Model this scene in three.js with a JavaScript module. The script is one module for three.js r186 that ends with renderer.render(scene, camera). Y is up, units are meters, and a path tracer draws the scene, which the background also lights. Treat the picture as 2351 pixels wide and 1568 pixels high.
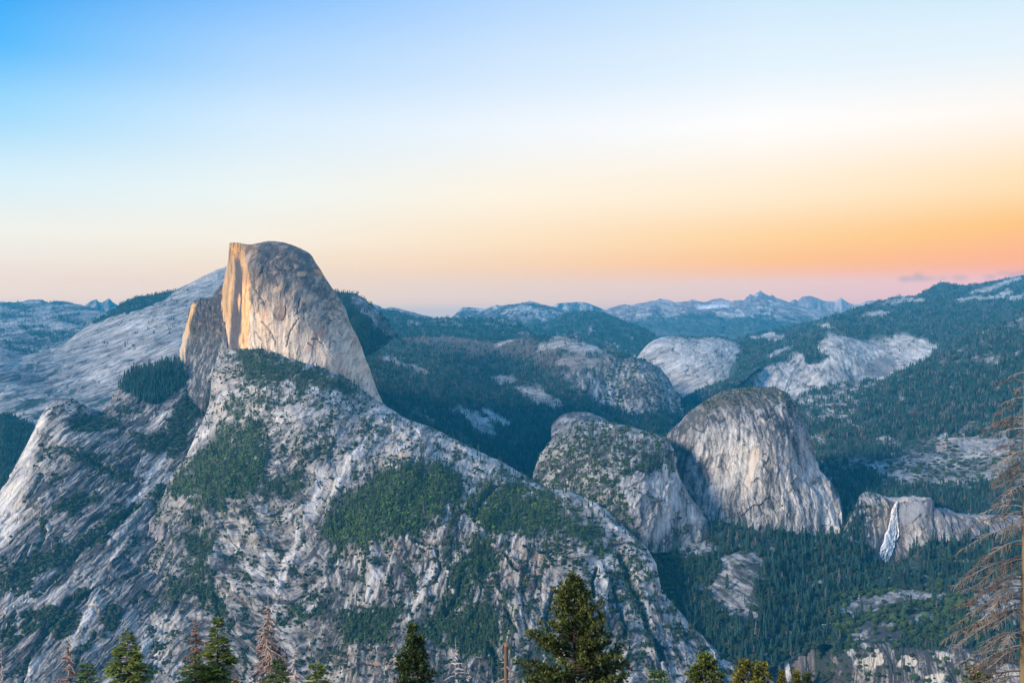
import * as THREE from 'three';
import { mergeGeometries } from 'three/addons/utils/BufferGeometryUtils.js';

// ------------------------------------------------------------------ camera, sky, sun, exposure
const CW = 1175.5, CH = 784, FO = 2508.7, EYE = 1400;      // picture half sizes, focal length in the same units, eye height above the valley floor (m)
const scene = new THREE.Scene();
const camera = new THREE.PerspectiveCamera(2 * Math.atan(CH / FO) * 180 / Math.PI, 1024 / 682, 0.5, 90000);
camera.position.set(0, EYE, 0);
camera.lookAt(0, EYE, -1000);
scene.add(camera);
const renderer = new THREE.WebGLRenderer({ antialias: true });
renderer.setSize(1024, 682);
renderer.toneMapping = THREE.LinearToneMapping;
renderer.toneMappingExposure = 1.22;
renderer.shadowMap.enabled = true;
const SUN = { az: -124, el: 17, power: 5.0, color: [1.0, 0.84, 0.66], soft: 26 };
const FOG = { color: [0.02, 0.54, 1.0], density: 3.7e-5 };
const lin = (c) => (c <= 0.04045 ? c / 12.92 : Math.pow((c + 0.055) / 1.055, 2.4));
const clamp = (x, a = 0, b = 1) => (x < a ? a : x > b ? b : x);
const lerp = (a, b, t) => a + (b - a) * t;
const sstep = (a, b, x) => { const t = clamp((x - a) / (b - a)); return t * t * (3 - 2 * t); };
const rad = Math.PI / 180;

// the evening sky: rows of elevation (degrees), columns of azimuth (degrees right of the view axis), sRGB
const SKY_AZ = [-60, -25, -13, 0, 13, 25, 60];
const SKY = [
  [90, [70, 140, 225], [70, 140, 225], [70, 140, 225], [70, 140, 225], [70, 140, 225], [70, 140, 225], [70, 140, 225]],
  [40, [60, 150, 235], [60, 150, 235], [85, 160, 240], [110, 175, 242], [130, 185, 242], [140, 190, 240], [140, 190, 240]],
  [17.5, [40, 150, 240], [44, 164, 248], [132, 194, 255], [182, 217, 255], [206, 233, 253], [202, 233, 253], [200, 228, 250]],
  [14, [90, 188, 252], [92, 190, 254], [178, 218, 255], [212, 234, 255], [228, 244, 255], [228, 244, 254], [228, 240, 250]],
  [11, [160, 220, 254], [160, 220, 255], [215, 238, 255], [240, 248, 255], [255, 255, 255], [255, 250, 245], [255, 248, 238]],
  [7.6, [218, 241, 252], [218, 242, 252], [238, 247, 246], [254, 245, 228], [255, 239, 214], [255, 228, 188], [255, 225, 184]],
  [5.3, [240, 243, 238], [240, 243, 238], [246, 241, 230], [252, 230, 202], [254, 216, 168], [254, 200, 138], [254, 198, 134]],
  [4.1, [238, 236, 230], [238, 236, 230], [242, 230, 216], [246, 218, 192], [252, 202, 160], [252, 188, 148], [252, 186, 148]],
  [3.55, [237, 230, 224], [237, 230, 224], [238, 224, 212], [238, 214, 198], [244, 200, 182], [246, 186, 174], [246, 184, 174]],
  [3.0, [234, 224, 220], [234, 224, 220], [232, 220, 214], [228, 214, 210], [227, 208, 212], [234, 196, 210], [234, 194, 208]],
  [1.8, [228, 220, 220], [228, 220, 220], [222, 216, 218], [214, 210, 216], [212, 202, 214], [222, 194, 216], [224, 192, 214]],
  [0, [222, 214, 216], [222, 214, 216], [216, 212, 218], [208, 208, 216], [208, 200, 214], [216, 192, 216], [218, 190, 214]],
];
function skyAt(az, el) {
  const mirrored = Math.abs(az) > 60 ? Math.sign(az) * 60 : az;
  let r = 0; while (r < SKY.length - 2 && el < SKY[r + 1][0]) r++;
  let c = 0; while (c < SKY_AZ.length - 2 && mirrored > SKY_AZ[c + 1]) c++;
  const tv = sstep(0, 1, clamp((SKY[r][0] - el) / (SKY[r][0] - SKY[r + 1][0]))) * 0.35 + 0.65 * clamp((SKY[r][0] - el) / (SKY[r][0] - SKY[r + 1][0]));
  const tu = clamp((mirrored - SKY_AZ[c]) / (SKY_AZ[c + 1] - SKY_AZ[c]));
  const out = [0, 0, 0];
  for (let k = 0; k < 3; k++) {
    const a = lerp(lin(SKY[r][c + 1][k] / 255), lin(SKY[r][c + 2][k] / 255), tu);
    const b = lerp(lin(SKY[r + 1][c + 1][k] / 255), lin(SKY[r + 1][c + 2][k] / 255), tu);
    out[k] = lerp(a, b, tv);
  }
  return out;
}

// ------------------------------------------------------------------ noise and random numbers
let seedState = 1234567;
const reseed = (s) => { seedState = s >>> 0; };
const rnd = () => { seedState = (seedState + 0x6D2B79F5) >>> 0; let t = seedState; t = Math.imul(t ^ (t >>> 15), t | 1); t ^= t + Math.imul(t ^ (t >>> 7), t | 61); return ((t ^ (t >>> 14)) >>> 0) / 4294967296; };
const rr = (a, b) => a + (b - a) * rnd();
const PERM = new Uint8Array(512), GX = new Float32Array(256), GY = new Float32Array(256), GZ = new Float32Array(256);
{
  const p = [...Array(256).keys()];
  for (let i = 255; i > 0; i--) { const j = Math.floor(rnd() * (i + 1)); [p[i], p[j]] = [p[j], p[i]]; }
  for (let i = 0; i < 512; i++) PERM[i] = p[i & 255];
  for (let i = 0; i < 256; i++) { const z = rr(-1, 1), a = rr(0, 6.2832), q = Math.sqrt(1 - z * z); GX[i] = q * Math.cos(a); GY[i] = q * Math.sin(a); GZ[i] = z; }
}
function noise(x, y, z) {                                          // about -1 .. 1
  const fx = Math.floor(x), fy = Math.floor(y), fz = Math.floor(z);
  const X = fx & 255, Y = fy & 255, Z = fz & 255;
  x -= fx; y -= fy; z -= fz;
  const u = x * x * x * (x * (x * 6 - 15) + 10), v = y * y * y * (y * (y * 6 - 15) + 10), w = z * z * z * (z * (z * 6 - 15) + 10);
  const A = PERM[X] + Y, B = PERM[X + 1] + Y, AA = PERM[A & 255] + Z, AB = PERM[(A + 1) & 255] + Z, BA = PERM[B & 255] + Z, BB = PERM[(B + 1) & 255] + Z;
  const g = (h, a, b, c) => { const i = PERM[h & 511]; return GX[i] * a + GY[i] * b + GZ[i] * c; };
  const l1 = lerp(lerp(g(AA, x, y, z), g(BA, x - 1, y, z), u), lerp(g(AB, x, y - 1, z), g(BB, x - 1, y - 1, z), u), v);
  const l2 = lerp(lerp(g(AA + 1, x, y, z - 1), g(BA + 1, x - 1, y, z - 1), u), lerp(g(AB + 1, x, y - 1, z - 1), g(BB + 1, x - 1, y - 1, z - 1), u), v);
  return 1.5 * lerp(l1, l2, w);
}
function fbm(x, y, z, o = 4) { let s = 0, a = 0.55, n = 0; for (let i = 0; i < o; i++) { s += a * noise(x, y, z); n += a; a *= 0.5; x = x * 2.03 + 11.3; y = y * 2.03 + 5.1; z = z * 2.03 + 7.7; } return s / n; }
function ridged(x, y, z, o = 4) { let s = 0, a = 0.55, n = 0; for (let i = 0; i < o; i++) { s += a * (1 - Math.min(1, 1.6 * Math.abs(noise(x, y, z)))); n += a; a *= 0.5; x = x * 2.07 + 3.1; y = y * 2.07 + 9.2; z = z * 2.07 + 1.7; } return s / n; }

const WISPS = [[20.2, 3.14, 0.95, 0.085, 0.9], [20.9, 3.03, 0.8, 0.06, 0.8], [22.3, 3.12, 0.5, 0.055, 0.7], [24.2, 3.14, 0.9, 0.08, 0.8], [25.4, 3.24, 1.0, 0.08, 0.8]];   // thin evening cloud wisps, low all round the horizon
for (let k = 0; k < 40; k++) WISPS.push([rr(30, 330), rr(2.6, 3.6), rr(0.5, 1.3), rr(0.07, 0.14)].map((v, i) => (i === 0 && v > 180 ? v - 360 : v)));
{
  const w = 2048, h = 1024, d = new Float32Array(w * h * 4);
  for (let j = 0; j < h; j++) for (let i = 0; i < w; i++) {
    const el = ((j + 0.5) / h - 0.5) * 180;
    let az = ((i + 0.5) / w - 0.5) * 360 + 90; if (az > 180) az -= 360;
    const c = skyAt(az, Math.max(el, 0));
    // the colours above are the evening sky as seen through the valley haze: what lies above the haze is brighter and warmer
    const path = Math.min(29000, 1060 / Math.sin(Math.max(el, 0.3) * rad)), clear = Math.exp(-FOG.density * path);
    for (let k = 0; k < 3; k++) c[k] = Math.max(0.05, (c[k] / 1.22 - [0.01, 0.31, 0.60][k] * (1 - clear)) / clear);
    let cl = 0; for (const [a0, e0, wa, we, sure] of WISPS) { const q = ((az - a0) / wa) ** 2 + ((el - e0 - 0.05 * Math.sin(az * 5)) / we) ** 2; if (q < 2) cl = Math.max(cl, (1 - sstep(0.2, 1.6, q)) * (sure ?? sstep(-0.5, 0.3, fbm(az * 2.2, el * 9, 4.2, 4)))); }
    const o = (j * w + i) * 4, dim = 1 - 0.34 * cl;
    d[o] = c[0] * (dim - 0.2 * cl); d[o + 1] = c[1] * dim; d[o + 2] = c[2] * (dim + 0.1 * cl); d[o + 3] = 1;
  }
  const sky = new THREE.DataTexture(d, w, h, THREE.RGBAFormat, THREE.FloatType);
  sky.mapping = THREE.EquirectangularReflectionMapping; sky.colorSpace = THREE.LinearSRGBColorSpace;
  sky.magFilter = sky.minFilter = THREE.LinearFilter; sky.wrapS = THREE.RepeatWrapping; sky.needsUpdate = true;
  scene.background = sky; scene.environment = sky;
}
const sun = new THREE.DirectionalLight(new THREE.Color().setRGB(...SUN.color), SUN.power);
sun.position.set(Math.sin(SUN.az * rad) * Math.cos(SUN.el * rad), Math.sin(SUN.el * rad), -Math.cos(SUN.az * rad) * Math.cos(SUN.el * rad)).multiplyScalar(9000).add(new THREE.Vector3(0, EYE, -3500));
sun.target.position.set(0, EYE - 400, -3500);
sun.castShadow = true; sun.shadow.radius = SUN.soft; sun.shadow.mapSize.set(4096, 4096);
Object.assign(sun.shadow.camera, { left: -4500, right: 4500, top: 3000, bottom: -3000, near: 100, far: 20000 });
scene.add(sun, sun.target);
scene.fog = new THREE.FogExp2(new THREE.Color().setRGB(...FOG.color), FOG.density);

// ------------------------------------------------------------------ naming
const taken = {};
function numbered(name) { const n = (taken[name] = (taken[name] ?? -1) + 1); return n ? name + '_' + String(n).padStart(3, '0') : name; }
function tag(o, label, category, group, kind) { if (label) o.userData.label = label; if (category) o.userData.category = category; if (group) o.userData.group = group; if (kind) o.userData.kind = kind; return o; }
function addTop(o, name, label, category, group, kind) { o.name = numbered(name); o.castShadow = o.receiveShadow = true; scene.add(o); return tag(o, label, category, group, kind); }

// ------------------------------------------------------------------ helpers for tracing: a picture place at a distance is a point in the world
const at = (x, y, D) => [(x - CW) / FO * D, EYE + (CH - y) / FO * D, -D];
const crop = (ox, oy, k) => (pts) => pts.map(([x, y, ...r]) => [ox + x * k, oy + y * k, ...r]);
const c1 = crop(0, 519.7, 0.34303), c2 = crop(761.6, 609.3, 0.34303), c3 = crop(1544.7, 609.3, 0.34303);
const c4 = crop(0, 1030.4, 0.34303), c5 = crop(761.6, 1030.4, 0.34303), c6 = crop(1544.7, 1030.4, 0.34303);
const cA = crop(403.2, 537.6, 0.2097), cB = crop(0, 645.1, 0.2097), cC = crop(1209.6, 851.2, 0.2572), cD = crop(1702.4, 1075.2, 0.31428);
function lineAt(pts) {                                             // y of a polyline at x, eased between its points
  return (x) => {
    if (x <= pts[0][0]) return pts[0][1];
    for (let i = 1; i < pts.length; i++) if (x <= pts[i][0]) { const a = pts[i - 1], b = pts[i], t = (x - a[0]) / Math.max(1e-6, b[0] - a[0]); return lerp(a[1], b[1], t); }
    return pts[pts.length - 1][1];
  };
}
function zone(poly, soft = 8, warp = 10) {                         // 0 outside .. 1 inside a traced patch, its edge broken up by noise
  let x0 = 1e9, x1 = -1e9, y0 = 1e9, y1 = -1e9;
  for (const [x, y] of poly) { x0 = Math.min(x0, x); x1 = Math.max(x1, x); y0 = Math.min(y0, y); y1 = Math.max(y1, y); }
  const m = soft + warp * 1.6;
  return (x, y) => {
    if (x < x0 - m || x > x1 + m || y < y0 - m || y > y1 + m) return 0;
    if (warp) { const k = 0.9 / (warp * 2.4); const a = fbm(x * k, y * k, 3.7, 3), b = fbm(x * k + 31, y * k + 17, 9.1, 3); x += a * warp * 1.7; y += b * warp * 1.7; }
    let inside = false, d = 1e9;
    for (let i = 0, j = poly.length - 1; i < poly.length; j = i++) {
      const xi = poly[i][0], yi = poly[i][1], xj = poly[j][0], yj = poly[j][1];
      if ((yi > y) !== (yj > y) && x < (xj - xi) * (y - yi) / (yj - yi) + xi) inside = !inside;
      const ex = xj - xi, ey = yj - yi, t = clamp(((x - xi) * ex + (y - yi) * ey) / (ex * ex + ey * ey + 1e-9));
      const dx = x - xi - t * ex, dy = y - yi - t * ey; d = Math.min(d, dx * dx + dy * dy);
    }
    d = Math.sqrt(d) * (inside ? 1 : -1);
    return sstep(-soft, soft, d);
  };
}
function nearLine(pts) {                                           // distance to a polyline
  let x0 = 1e9, x1 = -1e9, y0 = 1e9, y1 = -1e9;
  for (const [x, y] of pts) { x0 = Math.min(x0, x); x1 = Math.max(x1, x); y0 = Math.min(y0, y); y1 = Math.max(y1, y); }
  return (x, y) => {
    if (x < x0 - 20 || x > x1 + 20 || y < y0 - 20 || y > y1 + 20) return 99;
    let d = 1e9;
    for (let i = 1; i < pts.length; i++) {
      const ex = pts[i][0] - pts[i - 1][0], ey = pts[i][1] - pts[i - 1][1], t = clamp(((x - pts[i - 1][0]) * ex + (y - pts[i - 1][1]) * ey) / (ex * ex + ey * ey + 1e-9));
      d = Math.min(d, Math.hypot(x - pts[i - 1][0] - t * ex, y - pts[i - 1][1] - t * ey));
    }
    return d;
  };
}
const features = (list) => { const q = list.map(([w, pts]) => [w, nearLine(pts)]); return (x, y) => { let m = 0, wob = null; for (const [w, f] of q) { const d = f(x, y); if (d > w + 8) continue; wob ??= 5 * fbm(x * 0.09, y * 0.06, 2, 3); const v = 1 - sstep(0.25 * w, w, d + wob * Math.min(1, w / 8)); if (v > m) m = v; } return m; }; };
const blob = (cx, cy, rx, ry, turn = 0) => { const c = Math.cos(turn), s = Math.sin(turn); return (x, y) => { const a = ((x - cx) * c + (y - cy) * s) / rx, b = (-(x - cx) * s + (y - cy) * c) / ry; const q = a * a + b * b; return q > 1.9 ? 0 : 1 - sstep(0.35, 1.5, q + 0.55 * fbm(x * 0.09, y * 0.09, 2.2, 3)); }; };
function spline(pts) {                                             // thin plate through [x, y, distance], in 1 / distance so that flat slopes come out flat
  const n = pts.length, N = n + 3, M = [], S = 1 / 1000;
  const U = (dx, dy) => { const q = (dx * dx + dy * dy) * S * S; return q < 1e-12 ? 0 : q * Math.log(q); };
  for (let i = 0; i < n; i++) { M.push([...pts.map((p) => U(pts[i][0] - p[0], pts[i][1] - p[1])), 1, pts[i][0] * S, pts[i][1] * S, 1000 / pts[i][2]]); M[i][i] += 1e-4; }
  for (let k = 0; k < 3; k++) M.push([...pts.map((p) => [1, p[0] * S, p[1] * S][k]), 0, 0, 0, 0]);
  for (let i = 0; i < N; i++) {
    let p = i; for (let r = i + 1; r < N; r++) if (Math.abs(M[r][i]) > Math.abs(M[p][i])) p = r;
    [M[i], M[p]] = [M[p], M[i]];
    for (let r = 0; r < N; r++) if (r !== i && M[r][i]) { const f = M[r][i] / M[i][i]; for (let c = i; c <= N; c++) M[r][c] -= f * M[i][c]; }
  }
  const w = M.map((r, i) => r[N] / r[i]);
  return (x, y) => { let s = w[n] + w[n + 1] * x * S + w[n + 2] * y * S; for (let i = 0; i < n; i++) s += w[i] * U(x - pts[i][0], y - pts[i][1]); return 1000 / Math.max(s, 0.02); };
}

// ------------------------------------------------------------------ a mountain: a traced crest, distances over its face, a back that falls away behind the crest, and relief along its normals
const rockMat = new THREE.MeshStandardMaterial({ vertexColors: true, roughness: 0.95, metalness: 0 });
function mountain(o) {
  const top = lineAt(o.top), bot = typeof o.bot === 'number' ? () => o.bot : lineAt(o.bot), dep = typeof o.depth === 'number' ? () => o.depth : spline(o.depth);
  const x0 = o.top[0][0], x1 = o.top[o.top.length - 1][0], nc = Math.ceil((x1 - x0) / o.step), tall = Math.max(...[...Array(60).keys()].map((i) => { const x = x0 + (x1 - x0) * i / 59; return bot(x) - top(x); }));
  const nb = o.back ?? 7, nf = Math.ceil(tall / (o.stepY ?? o.step)), nr = nb + nf, W = nc + 1, H = nr + 1;
  const P = new Float32Array(W * H * 3), N = new Float32Array(W * H * 3), C = new Float32Array(W * H * 3), PX = new Float32Array(W * H), PY = new Float32Array(W * H), TY = new Float32Array(W);
  const rollW = o.rollW ?? 18, roll = o.roll ?? 0.035;
  for (let c = 0; c < W; c++) {
    const x = x0 + (x1 - x0) * c / nc;
    const yt = top(x) + (o.rough ?? 0.6) * fbm(x * 0.11, o.top[0][1] * 0.1, 1.3, 3) * 1.6, yb = Math.max(bot(x), yt + 2);
    TY[c] = yt;
    for (let r = 0; r < H; r++) {
      const i = r * W + c;
      if (r >= nb) {
        const v = (r - nb) / nf, y = yt + (yb - yt) * v;
        const D = dep(x, y) * (1 + roll * Math.exp(-(y - yt) / rollW));
        const p = at(x, y, D);
        P[i * 3] = p[0]; P[i * 3 + 1] = p[1]; P[i * 3 + 2] = p[2]; PX[i] = x; PY[i] = y;
      } else {
        const k = (nb - r) / nb, D0 = dep(x, yt) * (1 + roll), p = at(x, yt, D0), back = (o.backLen ?? 0.22) * D0 * k;
        const q = Math.hypot(p[0], p[2]);
        P[i * 3] = p[0] + p[0] / q * back; P[i * 3 + 1] = p[1] - (o.backDrop ?? 0.14) * D0 * Math.pow(k, 1.35); P[i * 3 + 2] = p[2] + p[2] / q * back; PX[i] = x; PY[i] = yt;
      }
    }
  }
  const normals = () => {
    for (let r = 0; r < H; r++) for (let c = 0; c < W; c++) {
      const i = (r * W + c) * 3, l = (r * W + Math.max(c - 1, 0)) * 3, g = (r * W + Math.min(c + 1, nc)) * 3, u = (Math.max(r - 1, 0) * W + c) * 3, d = (Math.min(r + 1, nr) * W + c) * 3;
      const ax = P[g] - P[l], ay = P[g + 1] - P[l + 1], az = P[g + 2] - P[l + 2], bx = P[u] - P[d], by = P[u + 1] - P[d + 1], bz = P[u + 2] - P[d + 2];
      let nx = ay * bz - az * by, ny = az * bx - ax * bz, nz = ax * by - ay * bx; const q = Math.hypot(nx, ny, nz) || 1;
      N[i] = nx / q; N[i + 1] = ny / q; N[i + 2] = nz / q;
    }
  };
  normals();
  const disp = new Float32Array(W * H);
  for (let r = 0; r < H; r++) for (let c = 0; c < W; c++) {
    const i = r * W + c, j = i * 3, near = r < nb ? 0.3 + 0.7 * (nb - r) / nb : 0.3 + 0.7 * sstep(0, o.calm ?? 40, PY[i] - TY[c]);
    disp[i] = o.relief ? o.relief([P[j], P[j + 1] - EYE, P[j + 2]], PX[i], PY[i], near) : 0;
  }
  for (let i = 0; i < W * H; i++) { P[i * 3] += N[i * 3] * disp[i]; P[i * 3 + 1] += N[i * 3 + 1] * disp[i]; P[i * 3 + 2] += N[i * 3 + 2] * disp[i]; }
  normals();
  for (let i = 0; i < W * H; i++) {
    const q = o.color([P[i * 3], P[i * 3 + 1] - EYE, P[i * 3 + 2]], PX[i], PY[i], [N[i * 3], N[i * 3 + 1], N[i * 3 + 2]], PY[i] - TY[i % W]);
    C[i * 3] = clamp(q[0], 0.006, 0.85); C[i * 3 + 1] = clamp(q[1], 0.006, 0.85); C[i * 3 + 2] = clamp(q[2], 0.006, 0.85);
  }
  const I = new Uint32Array(nc * nr * 6); let k = 0;
  for (let r = 0; r < nr; r++) for (let c = 0; c < nc; c++) { const a = r * W + c, b = a + 1, d = a + W, e = d + 1; I[k++] = a; I[k++] = d; I[k++] = b; I[k++] = b; I[k++] = d; I[k++] = e; }
  const g = new THREE.BufferGeometry();
  g.setAttribute('position', new THREE.BufferAttribute(P, 3)); g.setAttribute('normal', new THREE.BufferAttribute(N, 3)); g.setAttribute('color', new THREE.BufferAttribute(C, 3)); g.setIndex(new THREE.BufferAttribute(I, 1));
  const mesh = addTop(new THREE.Mesh(g, rockMat), o.name, o.label, null, null, 'structure');
  const on = (x, y) => {                                           // the point of the finished slope at a traced place
    if (x < x0 || x > x1) return null;
    const fc = (x - x0) / (x1 - x0) * nc, c = Math.min(nc - 1, Math.floor(fc)), yt = lerp(TY[c], TY[c + 1], fc - c), yb = Math.max(bot(x), yt + 2);
    if (y < yt || y > yb) return null;
    const fr = nb + (y - yt) / (yb - yt) * nf, r = Math.min(nr - 1, Math.floor(fr)), u = fc - c, v = fr - r, a = (r * W + c) * 3, b = a + 3, d = a + W * 3, e = d + 3;
    const mix = (A, k2) => lerp(lerp(A[a + k2], A[b + k2], u), lerp(A[d + k2], A[e + k2], u), v);
    return { p: [mix(P, 0), mix(P, 1), mix(P, 2)], n: [mix(N, 0), mix(N, 1), mix(N, 2)], below: y - yt };
  };
  return { mesh, on, top, bot, x0, x1 };
}

// ------------------------------------------------------------------ rock and soil: stone tones, darker under ledges, with crack shade painted in
const mix3 = (a, b, t) => [a[0] + (b[0] - a[0]) * t, a[1] + (b[1] - a[1]) * t, a[2] + (b[2] - a[2]) * t];
const DARK = [0.042, 0.044, 0.050], PALE = [0.60, 0.58, 0.545], TAN = [0.46, 0.36, 0.27], RUST = [0.42, 0.21, 0.10], SOIL = [0.02, 0.03, 0.022], SHRUB = [0.022, 0.04, 0.016];
const WC = [0, 0, 0];
function blocks(x, y, s) {                                          // joint blocks: nearest distance, distance to the joint, a random number per block
  const ix = Math.floor(x), iy = Math.floor(y); let d1 = 9, d2 = 9, id = 0;
  for (let j = -1; j <= 1; j++) for (let i = -1; i <= 1; i++) {
    const h = PERM[(PERM[(ix + i + s) & 255] + iy + j) & 255], h2 = PERM[(h + 71) & 255], dx = ix + i + h / 255 - x, dy = iy + j + h2 / 255 - y, d = dx * dx + dy * dy;
    if (d < d1) { d2 = d1; d1 = d; id = PERM[(h2 + 13) & 255]; } else if (d < d2) d2 = d;
  }
  WC[0] = Math.sqrt(d1); WC[1] = Math.sqrt(d2) - WC[0]; WC[2] = id / 255; return WC;
}
const LG = [0, 0];
function ledge(a, b, z) {                                           // exfoliation sheets: each one leans back to an overlap where the next begins
  const q = a / 88 + 1.5 * fbm(b / 150, a / 320, z / 240 + 3, 3) + 0.25 * noise(b / 22, a / 60, 5), l = q - Math.floor(q);
  LG[0] = l; LG[1] = sstep(-0.12, 0.22, fbm(b / 95 + 3, a / 170, z / 150, 3)); return LG;
}
function granite(p, o) {
  const k = o.scale ?? 1, c = Math.cos(o.turn * rad), s = Math.sin(o.turn * rad);
  const a = (p[0] * c + p[1] * s) / k, b = (-p[0] * s + p[1] * c) / k, z = p[2] / k;
  const low = fbm(p[0] / (230 * k), p[1] / (230 * k), p[2] / (230 * k), 3);
  const w = 9 * fbm(p[0] / (46 * k), p[1] / (46 * k), z / 60, 3);
  const st = fbm((b + 0.6 * w) / 10, a / 170, z / 70, 4), st2 = noise((b + w * 0.3) / 3.1, a / 52, z / 30), jt = (1 - sstep(0.0, 0.075, Math.abs(noise((b + 0.5 * w) / 17 + 60, a / 240, z / 90)))) * sstep(-0.2, 0.25, fbm(b / 60 + 8, a / 120, z / 80, 2)), sp = noise(p[0] / (3.6 * k), p[1] / (3.6 * k), z / 3.6), sp2 = fbm(p[0] / (15 * k), p[1] / (15 * k), z / 15, 3);
  const mac = (o.macro ?? 0.16) * (sstep(-0.16, 0.16, fbm((b + 2.2 * w) / 62, a / 260, z / 200, 3)) + 0.8 * sstep(-0.10, 0.12, fbm((b + w) / 27 + 7, a / 150, z / 90, 3)) - 0.9);
  let v = (o.base ?? 0.5) + mac + (o.low ?? 0.3) * low + (o.streak ?? 0.3) * st + 0.18 * st2 - (o.joint ?? 0.22) * jt + (o.mott ?? 1) * (0.15 * sp + 0.13 * sp2);
  const cr = o.crack ?? 0.5;
  if (cr > 0.15) {
    const [, e1, i1] = blocks((b + w) / 26, (a + w) / 74, 3); v += cr * (0.20 * (i1 - 0.5) - 0.34 * (1 - sstep(0.0, 0.10, e1)) * sstep(-0.25, 0.25, sp2 + low));  // joint lines: dirt and lichen, with crack shade painted into the tone
    const [, e2, i2] = blocks((b + 0.6 * w) / 9, (a - w) / 24, 11); v += cr * (0.22 * (i2 - 0.5) - 0.26 * (1 - sstep(0.0, 0.13, e2)) * sstep(-0.1, 0.3, st - low));
  }
  { const [l, m] = ledge(a, b, z); v += (cr > 0.15 ? 1 : 0.3) * m * (0.10 * (0.5 - l) - 0.26 * sstep(0.90, 0.97, l)); }
  v = 0.41 + (v - 0.54) * 1.6;
  let col = mix3(DARK, PALE, clamp(v, 0, 1.2));
  const wm = (o.warm ?? 0.3) * sstep(0.0, 0.55, fbm(p[0] / (95 * k) + 17, p[1] / (95 * k), z / 95 + 3, 4) + 0.2 * st);
  const lum = (col[0] + col[1] + col[2]) / 3 / 0.4;
  return mix3(col, [TAN[0] * lum, TAN[1] * lum, TAN[2] * lum], wm);
}
function crags(p, turn, k = 1) {                                   // joint blocks, ribs and grooves along the fall line, in metres
  const c = Math.cos(turn * rad), s = Math.sin(turn * rad), a = (p[0] * c + p[1] * s) / k, b = (-p[0] * s + p[1] * c) / k, z = p[2] / k;
  const w = 14 * fbm(p[0] / (70 * k), p[1] / (70 * k), z / 80, 3);
  const i1 = blocks((b + w) / 64, (a + w) / 170, 5)[2], q = blocks((b + w) / 24, (a - w) / 62, 9), i2 = q[2], e2 = q[1], i3 = blocks((b + w * 0.5) / 9, a / 24, 21)[2];
  const [ll, lm] = ledge(a, b, z);
  return k * (9 * lm * (0.5 - ll + 0.9 * sstep(0.93, 1, ll)) + 13 * (ridged((b + w) / 110, a / 420, z / 300, 3) - 0.5) + 8 * (i1 - 0.5) + 6 * (i2 - 0.5) - 2.2 * (1 - sstep(0, 0.14, e2)) + 2.4 * (i3 - 0.5) + 4 * (ridged((b + w) / 30, a / 120, z / 90, 3) - 0.5) + 1.0 * noise(p[0] / (5 * k), p[1] / (5 * k), z / 5));
}

// ------------------------------------------------------------------ the ground under everything, out to the horizon
{
  const g = new THREE.PlaneGeometry(52000, 40000, 40, 40); g.rotateX(-Math.PI / 2); g.translate(0, -60, -15500);
  addTop(new THREE.Mesh(g, new THREE.MeshStandardMaterial({ color: new THREE.Color().setRGB(0.05, 0.07, 0.05), roughness: 1 })), 'ground', 'low valley ground hidden below the mountains', null, null, 'structure');
}
const T = {};                                                      // the mountains by short key
const woods = (p, s = 1) => mix3([0.022, 0.05, 0.045], [0.05, 0.09, 0.07], clamp(0.5 + 0.6 * noise(p[0] / (14 * s), p[1] / (14 * s), p[2] / (14 * s))));

// ---- far peaks
const alp = (o) => (p, x, y, n, d) => {                            // bare far rock above, dark woods lower down in patches
  const k = o.k ?? 3, f = fbm(p[0] / (260 * k) + o.s, p[1] / (120 * k), p[2] / (400 * k), 5), tree = sstep(o.line - 14, o.line + 16, d + 44 * f + (o.add ? o.add(x, y) : 0));
  const r = granite(p, { turn: o.turn ?? 70, scale: k, base: o.base ?? 0.42, low: 0.5, macro: 0.3, streak: 0.5, warm: o.warm ?? 0.3, crack: 0.3 });
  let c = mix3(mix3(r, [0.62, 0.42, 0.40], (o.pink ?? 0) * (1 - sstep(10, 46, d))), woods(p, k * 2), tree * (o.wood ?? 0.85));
  if (o.snow) { const s = o.snow(x, y); if (s > 0) c = mix3(c, [0.82, 0.82, 0.84], s * sstep(0.42, 0.6, 0.5 + 0.5 * fbm(x * 0.3, y * 0.5, 4, 3) + 0.18 * s)); }
  return c;
};
const bigRelief = (k, turn = 70) => (p, x, y, near) => near * (k * 16 * (ridged(p[0] / (620 * k / 3), p[1] / (520 * k / 3), p[2] / (700 * k / 3), 5) - 0.45) + 0.5 * crags(p, turn, k));
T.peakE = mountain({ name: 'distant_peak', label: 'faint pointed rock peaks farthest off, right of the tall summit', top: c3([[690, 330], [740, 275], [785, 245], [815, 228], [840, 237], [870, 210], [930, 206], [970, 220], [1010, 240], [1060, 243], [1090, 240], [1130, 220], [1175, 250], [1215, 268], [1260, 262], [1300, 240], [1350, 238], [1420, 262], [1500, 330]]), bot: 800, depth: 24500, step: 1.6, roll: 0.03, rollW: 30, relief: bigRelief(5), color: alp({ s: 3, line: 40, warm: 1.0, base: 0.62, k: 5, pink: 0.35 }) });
T.peakB = mountain({ name: 'distant_peak', label: 'flat topped distant rock peak left of the middle of the skyline', top: c2([[1400, 330], [1450, 290], [1490, 270], [1510, 255], [1570, 252], [1640, 248], [1700, 250], [1740, 268], [1800, 288], [1825, 300], [1900, 330], [1980, 380]]), bot: 770, depth: 20500, step: 1.8, roll: 0.03, rollW: 30, relief: bigRelief(5), color: alp({ s: 9, line: 44, warm: 0.2, base: 0.46, k: 4 }) });
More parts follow.
